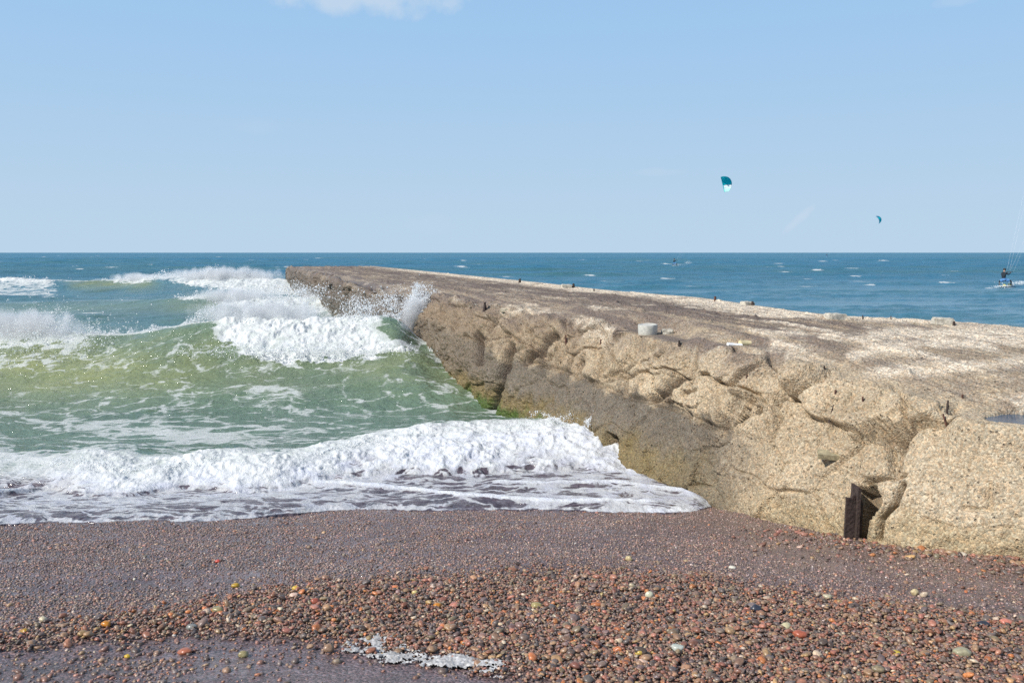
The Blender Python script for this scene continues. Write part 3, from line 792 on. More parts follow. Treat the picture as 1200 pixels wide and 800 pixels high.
def build_sea():
    D = [7.0]
    while D[-1] < 62: D.append(D[-1] * 1.0019)
    while D[-1] < 420: D.append(D[-1] * 1.0032)
    while D[-1] < 40000: D.append(D[-1] * 1.08)
    D = np.array(D)
    u = np.concatenate([np.linspace(-3, -.80, 30, endpoint=False), np.linspace(-.80, .14, 780, endpoint=False), np.linspace(.14, .80, 360, endpoint=False), np.linspace(.80, 3, 31)])
    DD, UU = np.meshgrid(D, u, indexing='ij')
    X = (UU * DD).ravel(); Y = DD.ravel()
    step = np.repeat(np.gradient(D)[:, None], len(u), 1).ravel()
    z, foam, turb, shal, face_glow, dx, dy, puff = sea_eval(X, Y, step)
    # whitecaps
    rg = np.random.RandomState(8); nr, nc = len(D), len(u)
    fo = foam.reshape(nr, nc); caps = []
    for k in range(330):
        py = HY + 3.0 + 40 * rg.rand() ** 2.6; px = rg.rand() * 1500 - 150
        Dk = H * F / (py - HY); caps.append((px, Dk, .9 + .6 * rg.rand()))
    caps += [(258 + 3, H * F / 12.5, 1.5), (540, H * F / 17.5, 1.6), (664, H * F / 18, 1.7), (18, H * F / 6.5, 2.2), (1000, H * F / 19, 1.5), (930, H * F / 36, 1.3), (60, 34, 1.3), (105, 33, 1.2)]
    for px, Dk, s in caps:
        xk = (px - CX) / F * Dk
        if 3.2 < xk + AX * Dk < 9.6 and Dk < 54: continue
        i0, i1 = np.searchsorted(D, Dk - 6 - Dk * .02), np.searchsorted(D, Dk + 6 + Dk * .02)
        j0, j1 = np.searchsorted(u, (xk - 8) / Dk), np.searchsorted(u, (xk + 8) / Dk)
        if i1 <= i0 or j1 <= j0: continue
        xx = UU[i0:i1, j0:j1] * DD[i0:i1, j0:j1] - xk; yy = DD[i0:i1, j0:j1] - Dk
        yy = yy + .3 * np.sin(xx * 1.3 + px)
        w = s * (.45 + .0032 * Dk)
        g = 1.02 * np.exp(-np.abs(xx / w) ** 1.5 - (np.abs(yy + .12 * xx) / (.20 * w + Dk * .0035)) ** 1.3)
        fo[i0:i1, j0:j1] = np.maximum(fo[i0:i1, j0:j1], g)
    # wake of the two riders
    for px, py, L, w in ((1180, 337, .55, .2), (1197, 333, 1.4, .3), (1196, 318, 2.5, .5), (800, 310, 3.2, .8), (806, 309, 1.4, .8)):
        Dk = H * F / (py - HY); xk = (px - CX) / F * Dk
        g = 1.1 * np.exp(-((UU * DD - xk) / L) ** 2 - ((DD - Dk) / (w + Dk * .006)) ** 2)
        fo = np.maximum(fo, np.where(g > .02, g, 0))
    foam = fo.ravel()
    V = np.stack([X + dx, Y + dy * .8, z], 1)
    P = V.reshape(nr, nc, 3)
    n = np.cross(np.gradient(P, axis=1), np.gradient(P, axis=0)); n /= np.linalg.norm(n, axis=-1, keepdims=True) + 1e-12
    n = n.reshape(-1, 3); n[n[:, 2] < 0] *= -1
    k = puff > .01; q = V[k]
    wv = np.stack([perlin3(q * 2.1 + 3), perlin3(q * 2.1 + 33), perlin3(q * 2.1 + 63)], 1) * .22
    b = .13 * (np.abs(perlin3((q + wv) * np.array([1.1, 1.4, 1.9]))) * 2 - .5) - .07 * (np.abs(perlin3((q + wv) * 3.1)) * 2 - .5) - .055 * (np.abs(perlin3((q + wv * .6) * 7.0)) * 2 - .5) + .035 * (np.abs(perlin3((q + wv * .4) * 13.)) * 2 - .5) + .018 * perlin3(q * 27)
    V[k] += n[k] * (b * puff[k])[:, None]
    o = mesh_np('sea', V, grid_faces(nr, nc), [mat_water()])
    attr(o, 'foam', foam); attr(o, 'turb', turb); attr(o, 'shal', shal); attr(o, 'face_glow', face_glow); attr(o, 'far', sstep(Y, 14, 110))
    tag(o, 'rough green blue sea with breaking waves and foam', 'sea', kind='structure')
    return o

# ------------------------------------------------------------------ spray
def build_spray():
    rg = np.random.RandomState(4)
    Pts, Rr = [], []
    def size(n, D, big):
        r = np.exp(rg.normal(np.log(.0034), .45, n)); r = np.where(rg.rand(n) < big, r * (1.6 + 1.4 * rg.rand(n)), r)
        return np.clip(r, .0016, .013) * np.clip(D / 18, .45, 2.6)
    def emit(n, px, py, D, sx, sy, up, sd=.5, big=.12):
        """droplets thrown up from a patch of crest"""
        D_ = D + sd * rg.normal(size=n)
        u = rg.normal(size=n)
        x = (px - CX) / F * D + sx / F * D * u
        z0 = H - (py - HY) / F * D
        jet = np.clip(.5 + 1.3 * perlin2(x * 3 + 3.3, x * 0 + D), .05, 1.5)
        z = z0 + sy / F * D * rg.normal(size=n) + up * jet * rg.rand(n) ** 1.8 * np.exp(-.3 * u * u)
        x = x + perlin2(x * 3.1, z * 3.1 + D_) * .12; z = z + perlin2(x * 4.3 + 9, z * 4.3) * .10
        Pts.append(np.stack([x, D_, z], 1)); Rr.append(size(n, D, big))
    def crest_x(Cv, px0, px1, n, up, sd, front=0, big=.12, lift=-.06):
        px = px0 + (px1 - px0) * rg.rand(n)
        Dc = Cv[1].mean()
        for _ in range(3): Dc = np.interp((px - CX) / F * Dc, Cv[0], Cv[1])
        x = (px - CX) / F * Dc; zc = np.interp(x, Cv[0], Cv[2])
        s = 18 / Dc.mean()
        jets = np.clip(.40 + 1.5 * perlin2(x * 1.6 * s, x * 0 + 7.7) + 1.1 * perlin2(x * 5 * s, x * 0 + 1.7), .03, 1.8)
        D_ = Dc - front * rg.rand(n) + sd * rg.normal(size=n)
        hh = rg.rand(n) ** 2.4
        z = zc + lift - .4 * (Dc - D_).clip(0) + up * jets * hh
        x = x + .10 * perlin2(x * 5, z * 5) + .35 * up * hh          # the wind carries it to the right
        Pts.append(np.stack([x, D_ - .25, z], 1)); Rr.append(size(n, Dc.mean(), big))
    # big breaker: left splash, thin crest, tumbling right part
    crest_x(CA, -50, 115, 15000, .40, .22, .25); crest_x(CA, -60, 160, 3500, .75, .5, 1.0, .2)
    crest_x(CA, 100, 230, 7000, .12, .10); crest_x(CA, 205, 470, 15000, .28, .22, .2)
    emit(2500, 30, 402, 17.2, 42, 14, .1, .4); emit(900, 105, 402, 17.4, 10, 14, .1, .3)
    emit(6000, 355, 411, 16.5, 60, 3.5, .1, .2)
    emit(2500, 345, 346, 18.6, 26, 6, .3, .4); emit(2000, 440, 358, 18.2, 20, 5, .25, .3)
    # against the rock
    emit(5000, 488, 360, 19.4, 8, 7, .40, .3); emit(3500, 497, 352, 19.5, 8, 7, .34, .3); emit(1200, 466, 354, 19.8, 16, 5, .4, .4)
    for px, D in ((400, 28), (380, 31), (365, 35), (355, 38), (345, 44), (335, 50), (425, 24)):
        emit(650, px, 296 + (H - .45) / D * F, D - .6, 7, 4, .7, .5)
    crest_x(CA2, 205, 400, 5000, .35, .4, .3); crest_x(CB, 185, 345, 9000, .42, .5, .3); crest_x(CB, 110, 190, 2500, .25, .4); crest_x(CB, -40, 60, 2000, .2, .4, 1)
    # shore bore
    crest_x(CC, 60, 720, 12000, .045, .08, .1, .2, -.03)
    emit(2600, 707, 500, 11.0, 2.6, 5, .30, .04); emit(700, 660, 492, 11.4, 20, 2, .07, .1); emit(600, 692, 496, 11.0, 3, 4, .14, .05)
    emit(1500, 486, 426, 18.0, 6, 5, .12, .1); emit(1500, 522, 448, 16.6, 6, 4, .1, .1)
    for px, py, n in ((1171, 336, 120), (1197, 332, 450), (806, 308, 300)):
        D = H * F / (py - HY + 3)
        emit(n, px, py, D, 3.5 if px > 900 else 2, .8, .25, .4)
    P = np.concatenate(Pts); r = np.concatenate(Rr)
    V0, F0 = ico(1)
    st = 1 + .5 * rg.rand(len(P), 3)
    V = (V0[None] * st[:, None, :] * r[:, None, None] + P[:, None, :]).reshape(-1, 3)
    Fc = (F0[None] + (np.arange(len(P)) * len(V0))[:, None, None]).reshape(-1, 3)
    o = mesh_np('spray', V, Fc, [mat_foam('sea_spray', (.95, .96, .96))])
    tag(o, 'white spray thrown up by the breaking waves', 'spray', kind='stuff')
    print('spray', len(P))

def mist(px, py, D, rx, ry, rz, dens, freq, tilt=0):
    """a cloud of water dust torn off a crest: a closed shell filled with uneven scattering"""
    V0, F0 = ico(3)
    k = NT('sea_mist'); co = k.n('ShaderNodeTexCoord').outputs['Object']; pos = k.n('ShaderNodeNewGeometry').outputs['Position']
    r2 = k.n('ShaderNodeVectorMath', operation='DOT_PRODUCT'); k.set(r2, 0, co); k.set(r2, 1, co)
    sp = k.n('ShaderNodeSeparateXYZ'); k.set(sp, 0, co)
    n = k.noise(k.scaled(pos, (freq, freq, freq * .55)), 1.0, 6, .66)
    v = k.math('MULTIPLY_ADD', n, 2.6, -1.30)
    v = k.math('ADD', v, k.math('MULTIPLY_ADD', r2.outputs['Value'], -1.0, .62))
    v = k.math('ADD', v, k.math('MULTIPLY', sp.outputs[2], -.45))
    d = k.math('MULTIPLY', k.ramp(v, .0, .75), dens)
    vol = k.n('ShaderNodeVolumePrincipled', i_Color=(.97, .98, .99), i_Density=d, i_Anisotropy=.15)
    k.t.links.new(vol.outputs[0], k.out.inputs['Volume'])
    o = mesh_np('mist', V0, F0, [k.m])
    o.location = at(px, py, D); o.scale = (rx, ry, rz); o.rotation_euler = (0, tilt, 0)
    tag(o, 'fine water dust drifting off the breaking crests', 'mist', kind='stuff')

def build_mist():
    mist(20, 380, 18.2, 2.0, .6, .55, 6, 2.6); mist(305, 362, 18.1, 2.0, .5, .42, 5, 2.6); mist(486, 360, 19.0, .42, .45, .58, 7, 3.6)
    mist(262, 321, 52.5, 5.0, 1.2, .85, 3.5, 1.2); mist(275, 344, 34.5, 2.6, .9, .45, 3, 1.6); mist(365, 350, 34, 1.2, 1.0, .6, .9, 1.8)
    mist(160, 324, 54, 2.4, .9, .45, 3, 1.4)

SUNS, SKYS, EXPO = 4.0, .11, .25

# ------------------------------------------------------------------ loose things
beach = build_beach()
pier = build_pier()
sea = build_sea()
build_spray()
build_mist()

def ground_z(x, y):
    w = band_weight(x, y)
    return 1.44 - .163 * y + relief(x, y) + .018 * w + .008 * fbm2(x * 6, y * 6, 3)
build_gravel(ground_z)
bpy.context.view_layer.update()

def pier_hit(px, py):
  for py in np.arange(py, py + 14, .5):
    o = Vector((0, 0, H)); d = Vector(((px - CX) / F, 1, -(py - HY) / F)).normalized()
    ok, loc, nor, idx = pier.ray_cast(o, d)
    if ok: return loc, nor
  return Vector(at(px, py, 9)), Vector((0, 0, 1))

RUST = simple('rusty_iron', (.11, .05, .035), .85, 0, .5, 40, .8, .01)
DARKRUST = simple('blackened_iron', (.045, .028, .022), .8, 0, .5, 40, .8, .01)
CONC = simple('pale_concrete', (.52, .48, .40), .85, 0, .25, 25, .7, .012)
WHITEC = simple('whitewashed_concrete', (.50, .485, .43), .7, 0, .18, 18, .5, .008)
WOOD = simple('grey_driftwood', (.33, .28, .17), .8, 0, .3, 22, .6, .006)
LITTER = simple('yellowed_plastic', (.66, .56, .33), .4, 0, .25, 14, .3, .004)
LITTERW = simple('white_plastic', (.82, .81, .78), .4, 0, .12, 14, .3, .004)

def noisy(bm, amp, sc, seed):
    bm.normal_update()
    P = np.array([v.co[:] for v in bm.verts]); N = np.array([v.normal[:] for v in bm.verts])
    d = amp * fbm3(P * sc + seed * 7.3, 3)
    for v, a, n in zip(bm.verts, d, N): v.co += Vector(n) * float(a)

def rough_block(name, size, mat, seed, amp=.03, parent=None):
    bm = bmesh.new(); bmesh.ops.create_cube(bm, size=1)
    bmesh.ops.scale(bm, vec=size, verts=bm.verts)
    bmesh.ops.bevel(bm, geom=bm.edges[:], offset=min(size) * .16, segments=2, affect='EDGES')
    bmesh.ops.subdivide_edges(bm, edges=bm.edges[:], cuts=3, use_grid_fill=True)
    noisy(bm, amp, 5.0 / max(size), seed)
    return bm_obj(name, bm, mat, parent, True)

# short concrete drum standing on the pier
loc, _ = pier_hit(760, 392)
def drum():
    root = empty('concrete_drum', loc, (.05, -.05, .3)); root.scale = (.9, .9, .85)
    bm = bmesh.new()
    prof = [(.0, .012), (.118, .012), (.128, .0), (.134, .012), (.138, .09), (.140, .175), (.136, .186), (.118, .188), (.110, .180), (0, .176)]
    n = 40; rings = []
    for r_, z_ in prof[1:-1]:
        rings.append([bm.verts.new((r_ * math.cos(2 * math.pi * i / n), r_ * math.sin(2 * math.pi * i / n), z_)) for i in range(n)])
    for a, b in zip(rings[:-1], rings[1:]):
        for i in range(n): bm.faces.new((a[i], a[(i + 1) % n], b[(i + 1) % n], b[i]))
    bm.faces.new(rings[0][::-1]); bm.faces.new(rings[-1])
    noisy(bm, .006, 14, 3)
    bm_obj('drum_body', bm, WHITEC, root, True)
    tag(root, 'short whitish concrete drum standing on the brown pier top', 'concrete drum')
    root.location.z -= .03; root.location.y += .05
drum()
def put_block(px, py, size, label, seed, rz=0, mat=CONC):
    loc, _ = pier_hit(px, py)
    o = rough_block('concrete_block', size, mat, seed, .022)
    o.location = (loc.x, loc.y, loc.z + size[2] * .34); o.rotation_euler = (.03, .04, rz)
    tag(o, label, 'concrete block', 'broken blocks along the far pier edge')
put_block(979, 374, (.24, .16, .085), 'pale low concrete block on the far pier edge, second nearest of the row', 1, .2)
put_block(1105, 380, (.22, .16, .09), 'pale concrete block nearest the shore on the far pier edge', 2, -.15)
put_block(664, 337, (.24, .2, .09), 'small pale block farthest out along the far pier edge', 3, .1)
put_block(876, 356, (.18, .16, .06), 'flat grey block on the far pier edge beside the short rusty post', 4, .3)
loc, _ = pier_hit(782, 391)
o = rough_block('broken_rock', (.14, .11, .07), CONC, 9, .03); o.location = (loc.x + .0, loc.y, loc.z + .02)
tag(o, 'small pale broken lump lying right of the concrete drum', 'rock')
loc, _ = pier_hit(594, 363)
o = rough_block('broken_rock', (.22, .12, .06), simple('cream_stone', (.58, .50, .36), .85), 12, .02); o.location = (loc.x, loc.y + .05, loc.z - .01)
tag(o, 'flat cream coloured stone near the far left of the pier top', 'rock')
loc, _ = pier_hit(557, 358)
o = rough_block('broken_rock', (.24, .12, .06), CONC, 14, .03); o.location = (loc.x, loc.y + .05, loc.z - .005)
tag(o, 'pale flat stone beside the dark upright iron stub', 'rock')

# crushed plastic litter
def litter(px, py, L, mat, label, seed, rz):
    loc, _ = pier_hit(px, py)
    bm = bmesh.new(); bmesh.ops.create_cone(bm, segments=14, radius1=.5, radius2=.42, depth=1, cap_ends=True)
    bmesh.ops.scale(bm, vec=(L[1], L[2], L[0]), verts=bm.verts)
    bmesh.ops.rotate(bm, cent=(0, 0, 0), matrix=Matrix.Rotation(math.pi / 2, 3, 'Y'), verts=bm.verts)
    bmesh.ops.subdivide_edges(bm, edges=bm.edges[:], cuts=2, use_grid_fill=True)
    noisy(bm, .012, 14, seed)
    o = bm_obj('crushed_container', bm, mat, None, True)
    o.location = (loc.x, loc.y + .03, loc.z + L[1] * .2); o.rotation_euler = (0, .05, rz)
    tag(o, label, 'litter')
litter(862, 405, (.16, .04, .07), LITTERW, 'flattened white plastic scrap lying left of the yellowed one', 2, .1)
litter(876, 404, (.17, .07, .09), LITTER, 'yellowed crushed plastic container lying on the pier', 5, .25)

# old reinforcement and bolts still standing in the pier: they are part of it
def stub(px, py, hgt, wid, mat, lean=(0, 0), name='iron_stub'):
    loc, _ = pier_hit(px, py)
    bm = bmesh.new(); bmesh.ops.create_cone(bm, segments=8, radius1=wid, radius2=wid * .6, depth=hgt + .08, cap_ends=True)
    bmesh.ops.subdivide_edges(bm, edges=[e for e in bm.edges if abs((e.verts[0].co - e.verts[1].co).z) > hgt * .5], cuts=5)
    noisy(bm, wid * .7, 1.2 / wid * .3, px * .1)
    bm.verts.ensure_lookup_table()
    for v in bm.verts: v.co.x += lean[0] * (v.co.z + hgt / 2); v.co.y += lean[1] * (v.co.z + hgt / 2)
    o = bm_obj(name, bm, mat, None, True)
    o.location = (loc.x, loc.y, loc.z + hgt / 2 - .04)
    o.parent = pier
    return o
stub(838, 352, .07, .025, RUST); stub(568, 362, .12, .035, DARKRUST); stub(609, 331, .10, .05, DARKRUST); stub(696, 341, .05, .02, DARKRUST)
stub(1109, 484, .10, .012, DARKRUST, (.1, 0)); stub(1109, 492, .05, .01, RUST, (-.3, 0)); stub(973, 484, .075, .010, DARKRUST, (.25, 0)); stub(1011, 470, .04, .012, RUST); stub(979, 461, .035, .012, RUST)
stub(796, 404, .05, .02, DARKRUST); stub(663, 398, .07, .016, RUST); stub(704, 402, .05, .016, RUST); stub(966, 432, .03, .012, DARKRUST); stub(1011, 374, .05, .01, DARKRUST); stub(1044, 374, .04, .008, DARKRUST)
stub(882, 357, .06, .03, DARKRUST); stub(1118, 381, .05, .02, DARKRUST); stub(672, 337, .1, .04, DARKRUST); stub(1128, 466, .03, .015, RUST); stub(875, 442, .03, .012, RUST); stub(567, 415, .06, .03, DARKRUST)

# steel sheet pile at the foot of the pier
def pile():
    gx, gy, gz = on_beach(1000, 630)
    D = gy - .02
    root = empty('steel_pile', (gx, D, gz - .05), (0, 0, 0))
    def plate(name, x0, x1, y0, y1, h0, h1, seed):
        bm = bmesh.new(); nx, nz = 5, 22
        top = [h0 + (h1 - h0) * i / (nx - 1) + .012 * math.sin(i * 2.3 + seed) for i in range(nx)]
        F_ = [[bm.verts.new((x0 + (x1 - x0) * i / (nx - 1), y0, top[i] * k / nz)) for i in range(nx)] for k in range(nz + 1)]
        B_ = [[bm.verts.new((x0 + (x1 - x0) * i / (nx - 1), y1, top[i] * k / nz)) for i in range(nx)] for k in range(nz + 1)]
        for k in range(nz):
            for i in range(nx - 1):
                bm.faces.new((F_[k][i], F_[k][i + 1], F_[k + 1][i + 1], F_[k + 1][i])); bm.faces.new((B_[k][i], B_[k + 1][i], B_[k + 1][i + 1], B_[k][i + 1]))
            bm.faces.new((F_[k][0], F_[k + 1][0], B_[k + 1][0], B_[k][0])); bm.faces.new((F_[k][-1], B_[k][-1], B_[k + 1][-1], F_[k + 1][-1]))
        for i in range(nx - 1):
            bm.faces.new((F_[nz][i], F_[nz][i + 1], B_[nz][i + 1], B_[nz][i])); bm.faces.new((F_[0][i], B_[0][i], B_[0][i + 1], F_[0][i + 1]))
        noisy(bm, .006, 18, seed)
        for v in bm.verts: v.co.x += -.022 * (1 - v.co.z / .45)          # it leans a little
        return bm_obj(name, bm, DARKRUST, root, False)
    plate('flange', -.062, .012, -.012, .012, .37, .40, 1)
    plate('web', .014, .036, -.05, .10, .46, .46, 2)
    plate('flange', .038, .072, -.010, .012, .38, .33, 3)
    tag(root, 'dark rusted steel pile standing upright at the pier foot', 'steel pile')
pile()

# weathered plank wedged in the concrete
l0, n0 = pier_hit(963, 534); l1, n1 = pier_hit(1003, 536)
bm = bmesh.new(); bmesh.ops.create_cube(bm, size=1); bmesh.ops.scale(bm, vec=(.30, .10, .045), verts=bm.verts)
bmesh.ops.subdivide_edges(bm, edges=bm.edges[:], cuts=4, use_grid_fill=True); noisy(bm, .006, 16, 2)
o = bm_obj('plank', bm, WOOD, None, False)
mid = (l0 + l1) / 2
o.location = (mid.x, mid.y + .045, H - (533.5 - HY) / F * (mid.y + .045)); o.rotation_euler = (.25, .03, math.atan2((l1 - l0).y, (l1 - l0).x) * .3)
tag(o, 'short greenish grey plank wedged into the pier above the steel pile', 'plank')

# pools on the pier
def pool(name, cx, cy, z, rx, ry, label):
    k = NT('pool_water'); pos = k.n('ShaderNodeNewGeometry').outputs['Position']
    p = k.n('ShaderNodeBsdfPrincipled', i_Base_Color=(.035, .085, .15), i_Roughness=.03, i_IOR=1.33, i_Specular_IOR_Level=.75, i_Normal=k.bump(k.noise(pos, 30, 3), .25, .01))
    m = k.done(p)
    n = 64; t = np.linspace(0, 2 * np.pi, n, endpoint=False)
    V = np.stack([cx + rx * np.cos(t), cy + ry * np.sin(t), np.full(n, z)], 1)
    bm = bmesh.new(); f = bm.faces.new([bm.verts.new(v) for v in V])
    o = bm_obj(name, bm, m); tag(o, label, 'puddle', kind='structure')
pool('puddle', POOL[0], POOL[1], POOL[2], POOL[3] * 1.28, POOL[4] * 1.28, 'blue rain puddle on the near pier top')

# foam left among the pebbles at the bottom of the picture
def foam_patch():
    a = np.array([on_beach(*p) for p in ((430, 758), (480, 766), (530, 780), (600, 796), (690, 818), (790, 834))])
    xs = np.arange(-1.0, .75, .005); n = len(xs); ws = np.linspace(-.30, .20, 100)
    X, W = np.meshgrid(xs, ws)
    Y = np.interp(X, a[:, 0], a[:, 1]) + W
    x, y = X.ravel(), Y.ravel(); w = W.ravel()
    v = .42 * fbm2(x * 8, y * 10, 4, .6, ridge=True) + .40 * fbm2(x * 24, y * 30, 3, .6, ridge=True) + .9 * fbm2(x * 2.6, y * 4 + 3, 3) - .16 - np.abs(w / .13) ** 2 * .5
    v -= sstep(np.abs(x + .12), .55, .9) * .8
    zz = ground_z(x, y) + .006 + .020 * np.clip(v, 0, .6) + .007 * np.abs(perlin2(x * 55, y * 55)) + .004 * perlin2(x * 110, y * 110)
    Fc = grid_faces(len(ws), n); keep = (v[Fc] > .12).all(1)
    Fc = Fc[keep]; used = np.unique(Fc); mp = -np.ones(len(x), int); mp[used] = np.arange(len(used))
    o = mesh_np('foam', np.stack([x, y, zz], 1)[used], mp[Fc], [simple('beach_foam', (.42, .41, .40), .6, var=.4, scale=45, bump=.6, bd=.006)])
    tag(o, 'thin grey white foam left among the pebbles', 'foam', kind='stuff')
foam_patch()

# stand-out pebbles
V0p, F0p = ico(3)
def pebble(px, py, w, h, col, label, seed):
    x, y, z = on_beach(px, py); z = float(ground_z(np.array([x]), np.array([y]))[0])
    rg = np.random.RandomState(seed)
    r = w / F * y * .5
    v = V0p * (1 + .2 * perlin3(V0p * 1.2 + seed * 3.1) + .05 * perlin3(V0p * 3 + seed))[:, None]
    for c in range(2):
        nn = rg.normal(size=3); nn /= np.linalg.norm(nn); s = (v * nn).sum(1); v = v - np.outer(np.maximum(s - .75, 0) * .8, nn)
    hz = h / F * y * .55
    v = v * np.array([r, r * .75, hz])
    a = rg.normal() * .25
    o = mesh_np('pebble', v, F0p, [mat_pebble(col)])
    o.location = (x, y, z + hz * .75); o.rotation_euler = (0, rg.normal() * .1, a)
    tag(o, label, 'pebble', 'stand-out pebbles on the beach')
ORG, YEL, RED, WHT, DRK, OLV, GRY = (.55, .22, .03), (.55, .36, .04), (.36, .10, .06), (.62, .58, .48), (.035, .04, .05), (.30, .25, .12), (.22, .22, .20)
for q in [(346, 695, 10, 6, YEL, 'bright orange yellow pebble on the upper edge of the shingle'), (124, 737, 13, 7, ORG, 'bright orange stone in the strip of pebbles on the left'),
          (28, 745, 12, 6, (.36, .20, .02), 'dull golden brown stone near the left edge'), (149, 768, 8, 5, YEL, 'tiny yellow pebble lying alone on the dark wet sand'),
          (217, 766, 17, 7, (.38, .13, .07), 'flat brick red stone on the wet sand, lower left'), (285, 768, 13, 7, OLV, 'olive yellow stone on the wet sand, below the shingle'),
          (255, 660, 7, 4, (.5, .08, .05), 'small vivid red pebble on the smooth wet sand'), (276, 687, 10, 5, (.42, .26, .03), 'ochre pebble at the upper left tip of the shingle'),
          (255, 720, 14, 8, OLV, 'yellowish olive stone in the left pebble strip'), (225, 740, 14, 7, GRY, 'pale grey flat stone in the left pebble strip'),
          (513, 716, 11, 6, ORG, 'orange pebble in the middle of the shingle'), (580, 735, 11, 6, (.6, .25, .07), 'light orange pebble near the picture centre bottom'),
          (578, 754, 12, 7, RED, 'brick red rounded stone above the foam patch'), (486, 700, 7, 5, (.62, .5, .2), 'small pale yellow pebble in the shingle'),
          (369, 713, 11, 8, RED, 'dull red stone left of the shingle middle'), (761, 707, 10, 9, (.6, .58, .42), 'round cream pebble with a greenish tint'),
          (858, 666, 9, 4, WHT, 'white pebble alone on the wet sand behind the shingle'), (737, 657, 9, 6, (.48, .38, .2), 'straw coloured pebble on the wet sand'),
          (1127, 773, 22, 11, (.34, .31, .2), 'large pale olive stone in the right part of the shingle'), (1049, 769, 15, 5, (.58, .42, .05), 'thin yellow stone in the right part of the shingle'),
          (1152, 740, 15, 7, DRK, 'flat black stone near the right edge'), (1180, 739, 16, 8, (.55, .2, .14), 'salmon pink stone by the right edge'),
          (921, 741, 14, 8, (.52, .46, .28), 'pale cream stone on the right half of the shingle'), (937, 751, 18, 9, (.38, .11, .06), 'brick red stone right beside a pale cream one'),
          (1066, 655, 13, 4, (.6, .36, .15), 'light orange stone at the foot of the pier'), (1072, 694, 11, 8, (.58, .46, .26), 'cream coloured stone on the brown wet strip'),
          (795, 769, 16, 8, (.44, .46, .40), 'pale grey oval stone at the bottom of the shingle'), (750, 776, 12, 9, (.50, .36, .08), 'mustard yellow rounded stone at the bottom'),
          (886, 720, 14, 9, (.04, .045, .06), 'blue black stone in the right half of the shingle'), (629, 716, 15, 7, (.36, .29, .12), 'long tan olive pebble in the shingle centre'),
          (700, 716, 14, 6, (.42, .15, .06), 'flat rust red pebble in the shingle centre')]:
    pebble(*q, seed=int(q[0] * 3 + q[1]))

# ------------------------------------------------------------------ kites and riders
def cloth(name, col, tr=.25):
    k = NT(name); co = k.n('ShaderNodeTexCoord').outputs['Object']
    c = k.mix(k.ramp(k.noise(co, 3, 3), .3, .7), tuple(v * .9 for v in col), col)
    d = k.n('ShaderNodeBsdfPrincipled', i_Base_Color=c, i_Roughness=.5)
    t = k.n('ShaderNodeBsdfTranslucent', i_Color=c)
    m = k.n('ShaderNodeMixShader', i_0=tr); k.set(m, 1, d); k.set(m, 2, t)
    return k.done(m)
TEAL, MINT, WHITEF, BLUEF = cloth('teal_sailcloth', (.0, .72, .78), .55), cloth('mint_sailcloth', (.42, .85, .72)), cloth('white_sailcloth', (.85, .88, .88)), cloth('blue_sailcloth', (.02, .22, .36))
LINE = simple('kite_line', (.6, .63, .66), .5, var=.05, scale=2, bump=0)
WETS = simple('wetsuit_neoprene', (.018, .022, .03), .55, var=.3, scale=12)
SHORT = simple('blue_shorts', (.10, .26, .52), .7, var=.2, scale=12)
SKIN = simple('skin', (.45, .27, .19), .5, var=.1)
HAIR = simple('dark_hair', (.03, .02, .015), .6, var=.3)
BRD = simple('white_board', (.78, .76, .68), .3, var=.08, scale=4, bump=0)
BRDY = simple('yellow_board', (.75, .62, .05), .3, var=.08, scale=4, bump=0)

def tube(bm, pts, r, seg=6):
    rings = []
    for i, p in enumerate(pts):
        p = Vector(p); a = Vector(pts[max(i - 1, 0)]); b = Vector(pts[min(i + 1, len(pts) - 1)])
        t = (b - a).normalized(); u = t.cross(Vector((0, 0, 1)) if abs(t.z) < .9 else Vector((1, 0, 0))).normalized(); w = t.cross(u)
        rr = r[i] if isinstance(r, (list, tuple)) else r
        rings.append([bm.verts.new(p + (u * math.cos(2 * math.pi * k / seg) + w * math.sin(2 * math.pi * k / seg)) * rr) for k in range(seg)])
    for a, b in zip(rings[:-1], rings[1:]):
        for k in range(seg): bm.faces.new((a[k], a[(k + 1) % seg], b[(k + 1) % seg], b[k]))
    bm.faces.new(rings[0][::-1]); bm.faces.new(rings[-1])

